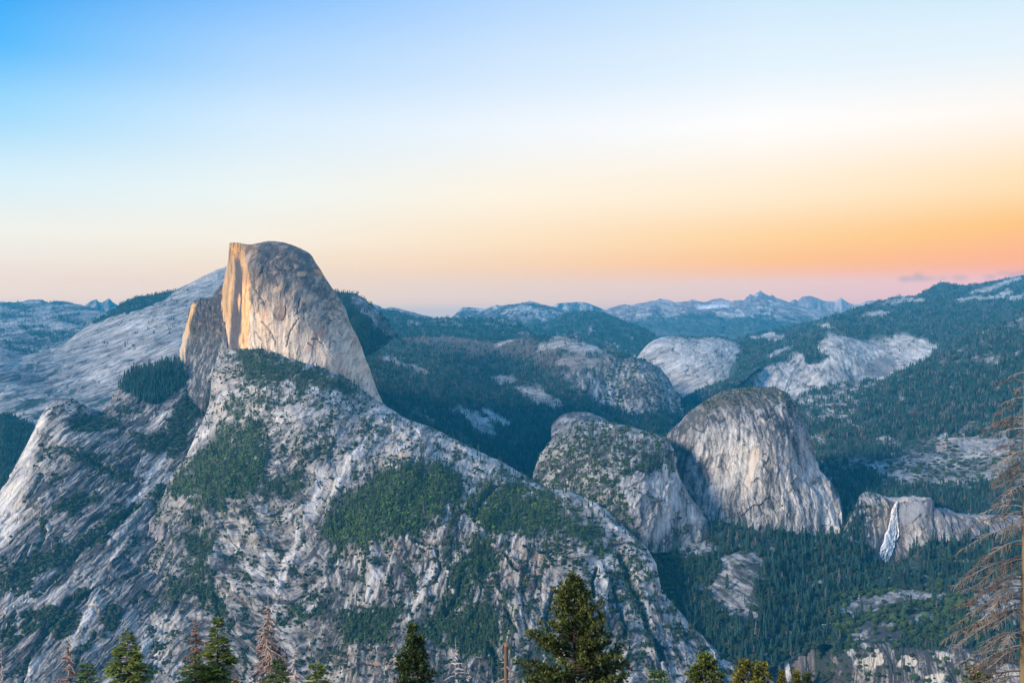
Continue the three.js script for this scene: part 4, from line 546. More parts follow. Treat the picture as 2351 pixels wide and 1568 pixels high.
const ribsN = features([[9, c4([[2340, 60], [2290, 250], [2200, 480], [2100, 640], [2000, 760], [1920, 880], [1830, 1050]])], [12, c4([[2220, 330], [2120, 480], [1990, 620], [1900, 780], [1860, 900]])], [5, c4([[1180, 820], [1100, 900], [1020, 980]])], [15, c5([[200, 0], [120, 120], [60, 240], [0, 340]])], [12, c5([[860, 740], [780, 860], [680, 960], [570, 1070], [530, 1150], [580, 1250]])], [8, c5([[310, 860], [250, 960], [230, 1060]])], [12, c5([[1250, 1050], [1330, 1180], [1390, 1260]])], [6, c5([[1190, 1050], [1240, 1150], [1270, 1250]])], [13, c5([[1800, 760], [1830, 900], [1840, 1100]])], [7, c5([[2080, 560], [2140, 740], [2200, 930], [2351, 1100]])], [9, c5([[1640, 250], [1780, 420], [1900, 560]])], [7, c4([[1350, 0], [1240, 100], [1190, 180]])], [8, c5([[1000, 60], [860, 0]])], [8, c5([[880, 240], [960, 300], [1000, 340]])], [9, c4([[1500, 420], [1420, 480], [1330, 560]])], [7, c5([[60, 700], [40, 820], [70, 960]])], [8, c5([[480, 620], [420, 780], [360, 900]])]]);
const cutsN = features([[6, c4([[870, 560], [860, 720], [880, 900], [900, 1000], [1000, 1100]])], [8, c4([[1430, 960], [1440, 1060], [1470, 1150]])], [8, c4([[1010, 1300], [990, 1420], [1020, 1567]])], [5, c4([[1110, 500], [1100, 620]])], [6, c5([[710, 690], [730, 800], [700, 900], [600, 960]])], [6, c5([[1150, 700], [1220, 800], [1260, 830]])], [10, c5([[1050, 1300], [1100, 1400], [1080, 1560]])], [11, c5([[1930, 700], [2000, 850], [2080, 1050], [2140, 1250], [2200, 1450]])], [6, c5([[1780, 780], [1740, 900], [1760, 1000]])], [5, c5([[1160, 1060], [1200, 1160], [1250, 1250]])], [7, c5([[560, 620], [700, 660], [860, 640]])], [6, c5([[1100, 260], [1000, 330], [960, 480]])], [6, c5([[880, 880], [860, 1000], [760, 1120]])], [6, c5([[1480, 960], [1440, 1100], [1460, 1240]])], [5, c5([[120, 1040], [300, 1080], [480, 960]])], [6, c5([[1880, 860], [1940, 1060], [1960, 1300]])]]);
const scree = nearLine([...c4([[1110, 40], [1050, 130], [980, 210], [960, 290], [860, 350]])]);
T.left = mountain({
  name: 'granite_mountain', label: 'slanting pale granite buttress at the lower left with trees in its gullies', top: [...[[-12, 1170], [0, 1138], [14, 1110], [30, 1078], [45, 1050], [60, 1022], [76, 990], [92, 958], [105, 940], [118, 926], [128, 919], [140, 914], [155, 916], [168, 921], [182, 928], [196, 934], [215, 941], [235, 938]], ...c1([[720, 1195], [760, 1130], [790, 1085], [815, 1030], [850, 1000], [880, 975], [920, 955], [1000, 940], [1060, 925], [1110, 912], [1180, 898], [1230, 910], [1270, 960], [1310, 1020], [1360, 1080], [1400, 1140], [1450, 1170], [1560, 1190]])], bot: 1640,
  depth: [[0, 1140, 4000], [60, 1022, 4150], [140, 915, 4300], [215, 941, 4350], [290, 860, 4560], [410, 830, 4650], [470, 920, 4500], [330, 940, 4350], [430, 960, 4330], [400, 1050, 4080], [250, 1000, 4150], [150, 1000, 4050], [60, 1130, 3850], [180, 1130, 3800], [320, 1130, 3850], [0, 1300, 3500], [150, 1300, 3450], [300, 1250, 3550], [0, 1568, 3020], [200, 1568, 2960], [350, 1568, 2960], [350, 1400, 3250], [500, 1300, 3550], [500, 1600, 3020]], step: 1.35, stepY: 1.35, roll: 0.03, rollW: 8, calm: 16,
  relief: (p, x, y, near) => near * (7 * ribsL(x, y) - 16 * cutsL(x, y) + 1.25 * crags(p, 54) + 22 * (ridged((-p[0] * 0.8 + p[1] * 0.6) / 230, (p[0] * 0.6 + p[1] * 0.8) / 800, p[2] / 500, 4) - 0.5)),
  color: (p, x, y, n, d) => {
    let v = Math.max(hillTrees(x, y), chute(x, y)); for (const q of R1veg) v = Math.max(v, 0.85 * q(x, y));
    const be = brightEdge(x, y);
    let c = granite(p, { turn: 54, base: 0.43 + 0.26 * be + 0.2 * ribsL(x, y) - 0.16 * cutsL(x, y), low: 0.35, streak: 0.5, macro: 0.17, warm: 0.12 + 0.2 * be * sstep(1100, 1220, y), crack: 0.75 });  // light on flank and ribs, shade in cuts, painted into the tone
    c = mix3(c, [0.66, 0.60, 0.52], 0.8 * pillar(x, y)); c = mix3(c, [0.62, 0.60, 0.58], 0.85 * (1 - sstep(2.5, 8, scree(x, y) + 5 * noise(x * 0.2, y * 0.2, 3))));
    return mix3(c, SHRUB, 0.9 * v * sstep(-0.45, -0.05, fbm(x * 0.09, y * 0.09, 5, 3)));
  },
});
const R2green = [[[[515, 990], [600, 960], [606, 1050], [592, 1130], [520, 1178], [440, 1166], [372, 1142], [400, 1085], [455, 1055]], 1.0, 1], [[[540, 905], [620, 892], [700, 890], [740, 925], [650, 932], [565, 960], [545, 1010], [505, 1005]], 0.7, 1], [[[810, 1130], [880, 1078], [960, 1060], [1060, 1072], [1062, 1120], [1042, 1170], [1000, 1202], [960, 1232], [860, 1262], [780, 1266], [740, 1242], [768, 1175]], 0.95, 1], [[[1100, 1112], [1200, 1098], [1260, 1140], [1340, 1195], [1400, 1255], [1368, 1272], [1280, 1232], [1180, 1242], [1090, 1236], [1058, 1185]], 0.85, 1]].map(([q, k, t]) => [zone(q, 40, 20), k, t]);
const R2dark = [[[[520, 802], [600, 796], [650, 815], [740, 848], [815, 890], [860, 925], [760, 905], [700, 890], [600, 884], [545, 852]], 0.95], [[[1060, 1250], [1145, 1240], [1155, 1300], [1095, 1350], [1062, 1440], [1000, 1482], [955, 1452], [1030, 1380], [1048, 1300]], 0.8], [[[775, 1412], [880, 1398], [935, 1430], [900, 1482], [795, 1484]], 0.9], [[[1000, 1430], [1100, 1398], [1185, 1440], [1172, 1492], [1060, 1504], [1000, 1500]], 0.8], [[[405, 1235], [478, 1198], [502, 1255], [480, 1330], [525, 1362], [505, 1402], [400, 1382], [372, 1352], [418, 1300]], 0.75], [[[600, 1102], [690, 1098], [702, 1132], [620, 1152]], 0.9], [[[1400, 1250], [1485, 1290], [1505, 1400], [1470, 1460], [1420, 1385], [1390, 1322]], 0.55], [[[660, 1390], [720, 1380], [760, 1410], [700, 1440], [650, 1430]], 0.6], [[[760, 1300], [820, 1270], [870, 1290], [820, 1320]], 0.4], [[[380, 1150], [480, 1170], [520, 1185], [440, 1215], [350, 1200]], 0.45], [[[640, 985], [720, 960], [800, 960], [900, 970], [880, 1010], [760, 1020], [680, 1030]], 0.35], [[[1180, 1480], [1300, 1440], [1360, 1500], [1300, 1560], [1180, 1560]], 0.35]].map(([q, k]) => [zone(q, 36, 20), k]);
const paleStreak = [nearLine([[742, 1090], [728, 1150], [700, 1220], [665, 1300], [640, 1360]]), nearLine([[955, 1380], [985, 1330], [1010, 1290]]), nearLine([[840, 1400], [862, 1340], [875, 1320]]), nearLine([[365, 1050], [445, 1000], [490, 935], [520, 905]])];
const slabs2 = [[[620, 1160], [700, 1135], [750, 1150], [740, 1200], [690, 1290], [640, 1350], [620, 1290]], [[760, 1270], [920, 1270], [990, 1300], [940, 1400], [800, 1400], [740, 1350]], [[1190, 1260], [1330, 1235], [1350, 1300], [1300, 1380], [1200, 1400], [1160, 1330]], [[840, 1010], [950, 1000], [930, 1060], [860, 1080], [800, 1060]]].map((q) => zone(q, 12, 14));
const purple = zone(c4([[890, 560], [1080, 470], [1110, 540], [1040, 680], [980, 900], [920, 1000], [890, 800], [880, 680]]), 6, 6), soilZ = zone(c5([[0, 680], [250, 650], [420, 640], [560, 580], [700, 680], [560, 760], [100, 720]]), 10, 10), soil2 = zone([[740, 1440], [980, 1460], [960, 1568], [740, 1568]], 30, 20), soil3 = zone([[1120, 1250], [1330, 1235], [1340, 1330], [1120, 1370]], 20, 18);
const crest = lineAt([[330, 1160], [480, 935], [560, 880], [700, 885], [880, 930], [1000, 985], [1240, 1110], [1400, 1180], [1500, 1300], [1700, 1500]]);
function nearGreen(x, y) { let v = 0, b = 0; for (const [q, k] of R2green) { const s = k * q(x, y); if (s > v) { v = s; b = s; } } for (const [q, k] of R2dark) { const s = k * q(x, y); if (s > v) { v = s; b = 0.25; } } const f = 0.6 * fbm(x * 0.022, y * 0.026, 21, 3) + 0.75 * fbm(x * 0.085 + 0.03 * y, y * 0.075, 31, 4), m = sstep(0.30, 0.72, 0.12 + v * 0.78 + 0.85 * f); return [m, m * Math.min(1, b + 0.1)]; }
function gullyGreen(x, y) {                                        // scrub follows the gullies and the ledges
  const t = (56 + 24 * sstep(400, 800, x) + 26 * sstep(1250, 1500, x)) * rad, a = x * Math.cos(t) - y * Math.sin(t), b = x * Math.sin(t) + y * Math.cos(t), up = 1 - sstep(30, 200, y - crest(x));
  const g = sstep(0.10, 0.26, fbm(b * 0.036, a * 0.015, 5, 4) + 0.18 * fbm(x * 0.12, y * 0.12, 9, 2)), l = sstep(0.14, 0.30, fbm(x * 0.022 + y * 0.008, y * 0.065, 15, 4) + 0.08 * up);
  return Math.max(g * (1 - 0.5 * up), 0.85 * l, 0.8 * cutsN(x, y)) * (1 - 0.9 * ribsN(x, y));
}
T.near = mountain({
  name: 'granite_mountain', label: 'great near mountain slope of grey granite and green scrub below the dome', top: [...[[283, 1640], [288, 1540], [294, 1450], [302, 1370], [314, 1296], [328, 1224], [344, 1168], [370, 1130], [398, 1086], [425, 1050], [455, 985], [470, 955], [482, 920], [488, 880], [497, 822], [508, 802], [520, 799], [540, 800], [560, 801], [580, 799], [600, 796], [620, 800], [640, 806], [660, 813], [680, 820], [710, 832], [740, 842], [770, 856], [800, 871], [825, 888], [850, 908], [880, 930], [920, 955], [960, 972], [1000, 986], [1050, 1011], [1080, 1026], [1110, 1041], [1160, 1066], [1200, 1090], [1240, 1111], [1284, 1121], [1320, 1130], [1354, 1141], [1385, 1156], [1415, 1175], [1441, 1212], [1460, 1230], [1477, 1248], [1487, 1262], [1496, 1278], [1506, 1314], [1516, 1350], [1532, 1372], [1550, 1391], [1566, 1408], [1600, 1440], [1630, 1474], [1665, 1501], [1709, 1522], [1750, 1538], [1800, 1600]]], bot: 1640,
  depth: [[488, 890, 4150], [520, 800, 4330], [600, 796, 4270], [740, 842, 4180], [880, 930, 4080], [1000, 986, 3850], [1110, 1041, 3650], [1240, 1111, 3420], [1354, 1141, 3280], [1441, 1212, 3120], [1500, 1280, 2960], [1566, 1408, 2800], [1700, 1515, 2640], [470, 960, 4080], [400, 1086, 3880], [345, 1165, 3760], [310, 1300, 3500], [290, 1540, 3060], [600, 900, 3950], [700, 930, 3850], [520, 1080, 3640], [650, 1050, 3620], [800, 1060, 3500], [950, 1080, 3330], [1100, 1130, 3250], [1250, 1180, 3130], [500, 1200, 3440], [650, 1250, 3280], [800, 1260, 3130], [1000, 1230, 3030], [1150, 1260, 2950], [1300, 1260, 2890], [400, 1400, 3200], [600, 1400, 3060], [800, 1400, 2930], [1000, 1400, 2800], [1200, 1400, 2720], [1400, 1400, 2680], [1500, 1460, 2640], [400, 1600, 2920], [700, 1600, 2800], [1000, 1600, 2600], [1300, 1600, 2480], [1600, 1600, 2460]], step: 1.55, stepY: 1.5, roll: 0.03, rollW: 9, calm: 20,
  relief: (p, x, y, near) => { const t = 58 + 22 * sstep(400, 800, x) + 24 * sstep(1250, 1500, x), low = sstep(30, 260, y - crest(x)); return near * (4 * ribsN(x, y) - 15 * cutsN(x, y) + (0.55 + 0.75 * low) * crags(p, t) + (14 + 34 * low) * (ridged(p[0] / 170 + 0.4 * noise(p[1] / 150, 3, 1), p[1] / 460, p[2] / 330, 4) - 0.5) + 14 * fbm(p[0] / 190, p[1] / 190, p[2] / 190, 3)); },
  color: (p, x, y, n, d) => {
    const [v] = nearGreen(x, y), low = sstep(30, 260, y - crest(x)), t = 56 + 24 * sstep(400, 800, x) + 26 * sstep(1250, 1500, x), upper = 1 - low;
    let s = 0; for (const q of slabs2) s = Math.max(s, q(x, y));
    let c = granite(p, { turn: t, base: 0.48 + 0.19 * upper + 0.05 * s - 0.04 * low + 0.17 * ribsN(x, y) - 0.18 * cutsN(x, y), low: 0.24, macro: 0.13, mott: 0.85, streak: 0.44, warm: 0.16 + 0.65 * upper + 0.5 * s * sstep(700, 900, x), crack: 0.75 });  // cuts darkened for lichen and for gully shade painted into the rock
    let e = 0; for (const q of paleStreak) e = Math.max(e, 1 - sstep(3, 15, q(x, y) + 9 * fbm(x * 0.09, y * 0.05, 2, 3))); c = mix3(c, [0.60, 0.60, 0.61], 0.65 * e * (0.8 + 0.5 * noise(x * 0.25 + y * 0.08, y * 0.03, 2)));
    c = mix3(c, [0.15, 0.125, 0.15], 0.6 * purple(x, y));
    const so = Math.max(soilZ(x, y), soil2(x, y) * 0.8, soil3(x, y) * 0.8) * sstep(0.05, 0.4, fbm(x * 0.05 + 3, y * 0.11, 4, 4)); c = mix3(c, [0.44, 0.26, 0.16], 0.75 * so);
    const sand = upper * sstep(0.0, 0.4, fbm(x * 0.035, y * 0.07, 17, 4)); c = mix3(c, [0.55, 0.47, 0.40], 0.6 * sand);
    c = mix3(c, SHRUB, 0.45 * gullyGreen(x, y));
    return mix3(c, SHRUB, 0.9 * v);
  },
});

// ------------------------------------------------------------------ trees and scrub on the slopes
function conifer(seed, tiers, ring, wide, trunk = true) {           // a small whole conifer one metre tall: jagged skirts of boughs round a stem
  reseed(seed);
  const v = [], f = [];
  const tri = (a, b, c) => { const k = v.length / 3; v.push(...a, ...b, ...c); f.push(k, k + 1, k + 2); };
  for (let t = 0; t < tiers; t++) {
    const y0 = 0.10 + 0.86 * t / tiers, h = 1.7 * 0.9 / tiers, R = wide * Math.pow(1 - (y0 - 0.1) / 0.95, 0.85) * rr(0.85, 1.15), ph = rr(0, 6.28), ap = [rr(-0.01, 0.01), Math.min(1, y0 + h), rr(-0.01, 0.01)];
    const pts = []; for (let k = 0; k < ring; k++) { const a = ph + 6.2832 * (k + rr(-0.3, 0.3)) / ring, r = R * (k % 2 ? rr(0.35, 0.6) : rr(0.85, 1.25)); pts.push([r * Math.cos(a), y0 + (k % 2 ? 0.05 : rr(-0.035, 0.02)), r * Math.sin(a)]); }
    for (let k = 0; k < ring; k++) tri(ap, pts[(k + 1) % ring], pts[k]);
  }
  if (trunk) for (let k = 0; k < 3; k++) { const a = 2.094 * k, b = 2.094 * (k + 1), r = 0.014; tri([r * Math.cos(a), -0.05, r * Math.sin(a)], [0, 0.5, 0], [r * Math.cos(b), -0.05, r * Math.sin(b)]); }
  const g = new THREE.BufferGeometry(); g.setAttribute('position', new THREE.Float32BufferAttribute(v, 3)); g.setIndex(f); g.computeVertexNormals(); return g;
}
function cluster(seed, n, spread) { reseed(seed); const parts = []; for (let k = 0; k < n; k++) { const c = conifer(seed + 7 * k, 4, 6, rr(0.11, 0.15), false); reseed(seed * 31 + k); const s = rr(0.65, 1.05); c.scale(s, s, s); c.translate(rr(-spread, spread), 0, rr(-spread, spread)); parts.push(c); } return mergeGeometries(parts); }
function bush(seed) {
  reseed(seed); const g = new THREE.IcosahedronGeometry(0.5, 2), p = g.attributes.position;
  for (let i = 0; i < p.count; i++) { const x = p.getX(i), y = p.getY(i), z = p.getZ(i), k = 1 + 0.5 * noise(x * 4 + seed, y * 4, z * 4) + 0.35 * noise(x * 9, y * 9 + seed, z * 9); p.setXYZ(i, x * k, Math.max(-0.15, y * k * 0.95 + 0.2), z * k); }
  g.computeVertexNormals(); return g;
}
function oak(seed) { reseed(seed); const b = []; for (let k = 0; k < 4; k++) { const g = bush(seed + k); const s = rr(0.5, 0.8); g.scale(s, s * 1.2, s); g.translate(rr(-0.3, 0.3), rr(0.1, 0.5), rr(-0.3, 0.3)); b.push(g); } return mergeGeometries(b); }
function snag(seed) {
  reseed(seed); const v = [], f = []; const spike = (a, b, r) => { const k = v.length / 3; v.push(a[0] - r, a[1], a[2], a[0] + r, a[1], a[2] + r * 0.5, ...b, a[0], a[1] + r, a[2] - r); f.push(k, k + 1, k + 2, k + 1, k + 3, k + 2, k + 3, k, k + 2); };
  spike([0, 0, 0], [0, 1, 0], 0.02); for (let k = 0; k < 16; k++) { const y = rr(0.25, 0.95), a = rr(0, 6.28), l = 0.13 * (1.1 - y) + 0.02; spike([0, y, 0], [l * Math.cos(a), y + rr(-0.04, 0.03), l * Math.sin(a)], 0.006); }
  const g = new THREE.BufferGeometry(); g.setAttribute('position', new THREE.Float32BufferAttribute(v, 3)); g.setIndex(f); g.computeVertexNormals(); return g;
}
const leafMat = new THREE.MeshStandardMaterial({ color: 0xffffff, roughness: 1 });
const KIND = { tall: [conifer(11, 7, 8, 0.15), conifer(23, 6, 8, 0.19), conifer(37, 8, 7, 0.13)], far: [cluster(5, 4, 0.32), cluster(9, 5, 0.36)], bush: [bush(3), bush(8)], oak: [oak(4), oak(14)], snag: [snag(6), snag(16)] };
const M4 = new THREE.Matrix4(), Q4 = new THREE.Quaternion(), UPV = new THREE.Vector3(0, 1, 0), V1 = new THREE.Vector3(), V2 = new THREE.Vector3();
const lots = {};                                                   // kind + region -> list of plants
function plant(t, region, kind, box, sx, sy, share, size, color, wide = [0.85, 1.2]) {
  const list = lots[region + '|' + kind] ??= { region, kind, all: [] };
  for (let y = box[1]; y < box[3]; y += sy) for (let x = box[0]; x < box[2]; x += sx) {
    const px = x + rr(-0.5, 0.5) * sx, py = y + rr(-0.5, 0.5) * sy, pick = rnd(), d = share(px, py);
    const h = lerp(size[0], size[1], Math.pow(rnd(), 1.6)) * (0.8 + 0.5 * rnd()), w = h * rr(wide[0], wide[1]), turn = rr(0, 6.28), c = color(px, py, rnd()), v = rnd() < 0.5 ? 0 : 1;
    if (pick >= d) continue;
    const s = t.on(px, py); if (!s) continue;
    list.all.push({ p: s.p, h, w, turn, c, v, x: px, y: py });
  }
}
const pine = (x, y, r) => { const g = (0.55 + 1.0 * r) * (0.85 + 0.5 * noise(x * 0.06, y * 0.08, 61)); return r > 0.95 ? [0.075, 0.068, 0.06] : [0.020 * g, 0.060 * g, 0.050 * g]; };
const greenPine = (x, y, r) => { const g = (0.5 + 1.0 * r) * (0.85 + 0.5 * noise(x * 0.06, y * 0.08, 71)); return r > 0.97 ? [0.10, 0.09, 0.08] : [0.030 * g, 0.064 * g, 0.022 * g]; };
const greyPine = (k) => (x, y, r) => (r < k ? [0.10 + 0.14 * r, 0.098 + 0.12 * r, 0.10 + 0.11 * r] : pine(x, y, (r - k) / (1 - k)));
const leafy = (b) => (x, y, r) => { const g = 0.55 + 0.9 * r, k = b(x, y) * (0.4 + 0.6 * r) * clamp(0.95 + 1.3 * fbm(x * 0.045, y * 0.05, 51, 3), 0.1, 1.5); return [lerp(0.019, 0.085, k) * g, lerp(0.034, 0.155, k) * g, lerp(0.015, 0.022, k) * g]; };
reseed(777);
const bareAt = (list, x, y, i = 0) => { let s = 0; for (const q of list) s = Math.max(s, (q[0] ?? q)(x, y)); return s; };
const clear = (x, y, f, lo, hi, sd = 4) => sstep(lo, hi, fbm(x * f, y * f * 1.6, sd, 4));
// the wide valley side behind the dome
plant(T.valley, 'valley side', 'far', [840, 770, 1620, 1130], 3.0, 2.0, (x, y) => { if (T.valley.top(x) > y) return 0; const f = moraineFace(x, y), m = Math.max(moraineTop(x, y), moraineTop2(x, y)); let s = 0; for (const q of slabs) s = Math.max(s, q(x, y)); return (0.22 + 0.55 * clear(x, y, 0.03, -0.2, 0.3, 44)) * (1 - 0.985 * s) * (1 - 0.992 * f) * (1 - 0.97 * m) * (1 - 0.93 * moraineMid(x, y)); }, [20, 33], (x, y, r) => greyPine(0.16 + 0.66 * burn(x, y))(x, y, r));
plant(T.valley, 'valley side', 'bush', [1380, 780, 1600, 980], 2.6, 2.0, (x, y) => 0.28 * Math.max(moraineFace(x, y), moraineTop(x, y)) * clear(x, y, 0.06, -0.2, 0.3), [5, 11], leafy(() => 0.2), [1.2, 1.8]);
plant(T.knob, 'rocky hill', 'far', [770, 668, 930, 830], 2.6, 2.0, (x, y) => 0.5 * (1 - 0.985 * knobRock(x, y)) * clear(x, y, 0.1, -0.35, 0.0), [20, 32], pine);
plant(T.hillF, 'blue hills', 'far', [860, 715, 1230, 800], 2.4, 1.6, (x, y) => 0.55 * clear(x, y, 0.08, -0.3, 0.1), [22, 34], pine);
plant(T.hillG, 'blue hills', 'far', [1200, 712, 1530, 850], 2.4, 1.6, (x, y) => 0.5 * clear(x, y, 0.08, -0.3, 0.1), [22, 34], pine);
plant(T.rest, 'bare slope', 'far', [200, 640, 430, 800], 2.6, 2.0, (x, y) => 0.8 * restTrees(x, y) + 0.10 * clear(x, y, 0.06, 0.1, 0.35), [18, 32], pine);
plant(T.hillY, 'far left hills', 'far', [0, 690, 290, 830], 2.6, 1.8, (x, y) => 0.5 * sstep(0.0, 0.2, fbm(x * 0.018 + 4, y * 0.06, 2, 4) + 0.35 * fbm(x * 0.12, y * 0.3, 7, 3)), [22, 34], pine);
// the right hand mountains
plant(T.rightRange, 'wooded mountain', 'far', [1690, 640, 2380, 930], 2.5, 1.6, (x, y) => { let s = 0; for (const q of paleN) s = Math.max(s, q(x, y)); return (0.2 + 0.5 * clear(x, y, 0.04, -0.2, 0.3, 54)) * (1 - Math.pow(cliff(x, y), 0.5) * 0.995) * (1 - 0.985 * s); }, [22, 34], (x, y, r) => greyPine(0.22)(x, y, r));
plant(T.darkSpur, 'wooded mountain', 'far', [1570, 830, 1830, 930], 3, 2.2, (x, y) => 0.45, [16, 28], pine);
plant(T.bunnell, 'pale dome', 'far', [1560, 768, 1760, 800], 2.4, 1.4, (x, y) => 0.7 * (1 - sstep(1, 7, y - T.bunnell.top(x))), [12, 22], pine);
plant(T.rightForest, 'right hillside', 'far', [1820, 720, 2380, 1010], 3.0, 2.0, (x, y) => { const s = bareAt(bareO, x, y) * clear(x, y, 0.07, -0.25, 0.1); return (0.2 + 0.5 * clear(x, y, 0.035, -0.2, 0.3, 64)) * (1 - 0.99 * s) * (1 - 0.97 * openO(x, y)); }, [22, 36], (x, y, r) => greyPine(0.16)(x, y, r));
plant(T.rightForest, 'right hillside', 'tall', [1850, 985, 2380, 1215], 3.4, 2.6, (x, y) => { const s = bareAt(bareO, x, y); return (0.25 + 0.45 * clear(x, y, 0.035, -0.2, 0.3, 64)) * (1 - 0.99 * s) * (1 - talus(x, y)) * (1 - 0.95 * openO(x, y)); }, [16, 30], (x, y, r) => greyPine(0.08)(x, y, r));
plant(T.rightForest, 'right hillside', 'bush', [1830, 820, 2380, 1190], 3.2, 2.4, (x, y) => 0.30 * bareAt(bareO, x, y) * (1 - talus(x, y)) * clear(x, y, 0.09, -0.1, 0.25), [5, 11], leafy(() => 0.25), [1.3, 2]);
plant(T.canyon, 'left canyon', 'far', [0, 950, 200, 1190], 3.2, 2.4, (x, y) => 0.85 * clear(x, y, 0.05, -0.3, 0.05), [20, 34], pine);
// the tall rocks
plant(T.cap, 'pale tower', 'bush', [1540, 885, 1920, 1225], 2.8, 2.4, (x, y) => { const d = y - T.cap.top(x); const t = sstep(60, 10, d) * sstep(1590, 1640, x) * (1 - sstep(1815, 1850, x)); return 0.5 * t * clear(x, y, 0.08, -0.3, 0.2) + 0.012 * clear(x, y, 0.07, 0.0, 0.4); }, [3, 7], leafy(() => 0.15), [0.8, 1.2]);
plant(T.cap, 'pale tower', 'tall', [1540, 885, 1860, 960], 5, 4, (x, y) => 0.28 * (1 - sstep(4, 40, y - T.cap.top(x))), [9, 17], greenPine);
plant(T.broderick, 'lower rock', 'bush', [1230, 965, 1580, 1230], 3.0, 2.4, (x, y) => (1 - 0.985 * brodWall(x, y)) * (0.06 + 0.75 * clear(x, y, 0.05, 0.0, 0.25)), [3, 9], leafy(() => 0.3), [0.8, 1.3]);
plant(T.broderick, 'lower rock', 'tall', [1230, 965, 1560, 1200], 6, 5, (x, y) => (1 - 0.95 * brodWall(x, y)) * (0.10 + 0.55 * clear(x, y, 0.04, 0.0, 0.25)), [12, 22], greenPine);
plant(T.fallCliff, 'waterfall cliff', 'bush', [1930, 1115, 2080, 1240], 3, 3, (x, y) => 0.12 * clear(x, y, 0.09, -0.1, 0.3) * (1 - sstep(2010, 2040, x)), [4, 8], leafy(() => 0.2), [0.8, 1.2]);
plant(T.fallCliff, 'waterfall cliff', 'tall', [1915, 1112, 2060, 1245], 3.6, 3, (x, y) => { const cx = (x - 1544.7) / 0.34303, cy = (y - 1030.4) / 0.34303, top = y - T.fallCliff.top(x); return Math.max(0.5 * sstep(1300, 1215, cx - 0.12 * (cy - 300)), 0.45 * sstep(14, 3, top) * sstep(1440, 1380, cx)); }, [12, 26], pine);
plant(T.fallWall, 'canyon wall', 'bush', [1640, 1470, 2351, 1568], 4, 3.4, (x, y) => 0.22 * clear(x, y, 0.07, 0.0, 0.35), [5, 11], leafy(() => 0.15), [1.1, 1.7]);
// the basin
const basinOpen = (x, y) => { let s = 0; for (const [q] of basinRock) s = Math.max(s, q(x, y)); return s; };
const rapidHole = (x, y) => { let d = 99; for (const [cx, cy] of [[1248, 1000], [1062, 1170], [1012, 1192], [1420, 770], [760, 1400], [770, 1385]]) d = Math.min(d, Math.hypot(x - 1544.7 - cx * 0.34303, (y - 1030.4 - cy * 0.34303 - 3) * 0.7)); return sstep(5, 11, d); };
const basinMix = zone(c6([[1050, 1050], [1300, 950], [1850, 940], [2000, 1050], [2100, 1400], [1500, 1330], [1150, 1380], [1080, 1250]]), 10, 14);
plant(T.basin, 'wooded basin', 'tall', [1440, 1185, 2380, 1530], 4.4, 3.2, (x, y) => { const s = basinOpen(x, y), m = basinMix(x, y), l = sstep(1640, 1560, x + 0.4 * (y - 1300)); return (1 - 0.99 * s) * (1 - 0.86 * m) * (1 - 0.75 * l) * (0.10 + 0.7 * clear(x, y, 0.035, -0.15, 0.25, 74)) * (1 - 0.95 * openB(x, y)) * rapidHole(x, y); }, [9, 40], (x, y, r) => greyPine(0.02)(x, y, r));
plant(T.basin, 'wooded basin', 'oak', [1440, 1185, 2380, 1530], 4.6, 3.4, (x, y) => { const s = basinOpen(x, y), m = basinMix(x, y), l = sstep(1640, 1560, x + 0.4 * (y - 1300)); return (0.24 + 0.5 * l + 0.5 * m * clear(x, y, 0.05, -0.25, 0.15)) * (1 - 0.94 * s) * (1 - 0.7 * openB(x, y)); }, [5, 13], leafy((x, y) => 0.10 + 0.22 * basinMix(x, y)), [1.0, 1.5]);
// the left buttress
const leftVeg = (x, y) => { let v = chute(x, y); for (const q of R1veg) v = Math.max(v, 0.85 * q(x, y)); return v; };
plant(T.left, 'left buttress', 'tall', [270, 820, 450, 960], 4.2, 3.0, (x, y) => 0.95 * hillTrees(x, y), [22, 36], (x, y, r) => pine(x, y, r));
plant(T.left, 'left buttress', 'oak', [0, 915, 520, 1568], 4.6, 3.8, (x, y) => Math.max(0.75 * leftVeg(x, y) * clear(x, y, 0.05, -0.4, -0.05), 0.5 * cutsL(x, y), 0.45 * sstep(0.16, 0.34, fbm((x * 0.6 + y * 0.8) * 0.04, (x * 0.8 - y * 0.6) * 0.015, 6, 4)) * (1 - brightEdge(x, y)) * (1 - ribsL(x, y))), [5, 11], leafy(() => 0.12), [1.0, 1.6]);
plant(T.left, 'left buttress', 'tall', [0, 915, 520, 1568], 8, 6, (x, y) => 0.42 * leftVeg(x, y) * (1 - hillTrees(x, y)), [10, 19], pine);
// the near mountain
plant(T.near, 'near slope', 'oak', [290, 795, 1760, 1568], 3.9, 3.2, (x, y) => { const [v] = nearGreen(x, y); return Math.max(0.48 * v, 0.52 * gullyGreen(x, y), 0.008); }, [3, 8.5], leafy((x, y) => nearGreen(x, y)[1] * 0.85 + 0.06), [0.8, 1.25]);
plant(T.near, 'near slope', 'bush', [290, 795, 1760, 1568], 3.3, 2.7, (x, y) => { const [v, b] = nearGreen(x, y); return Math.max(0.45 * b, 0.25 * v, 0.35 * gullyGreen(x, y), 0.015); }, [1.8, 5], leafy((x, y) => 0.1 + nearGreen(x, y)[1]), [0.9, 1.5]);
plant(T.near, 'near slope', 'tall', [290, 795, 1760, 1568], 6.5, 5, (x, y) => { const [v] = nearGreen(x, y), up = y - crest(x), top = T.near.top(x); return Math.max(0.62 * v, 0.10 * gullyGreen(x, y), (x > 500 && x < 900 && y < 905 ? 0.62 * v : 0), 0.30 * sstep(20, 4, y - top) * (x > 860 && x < 1480 ? 1 : 0.2), 0.14 * sstep(140, 20, up) * (x > 520 ? 1 : 0.3), 0.006); }, [11, 25], greenPine);

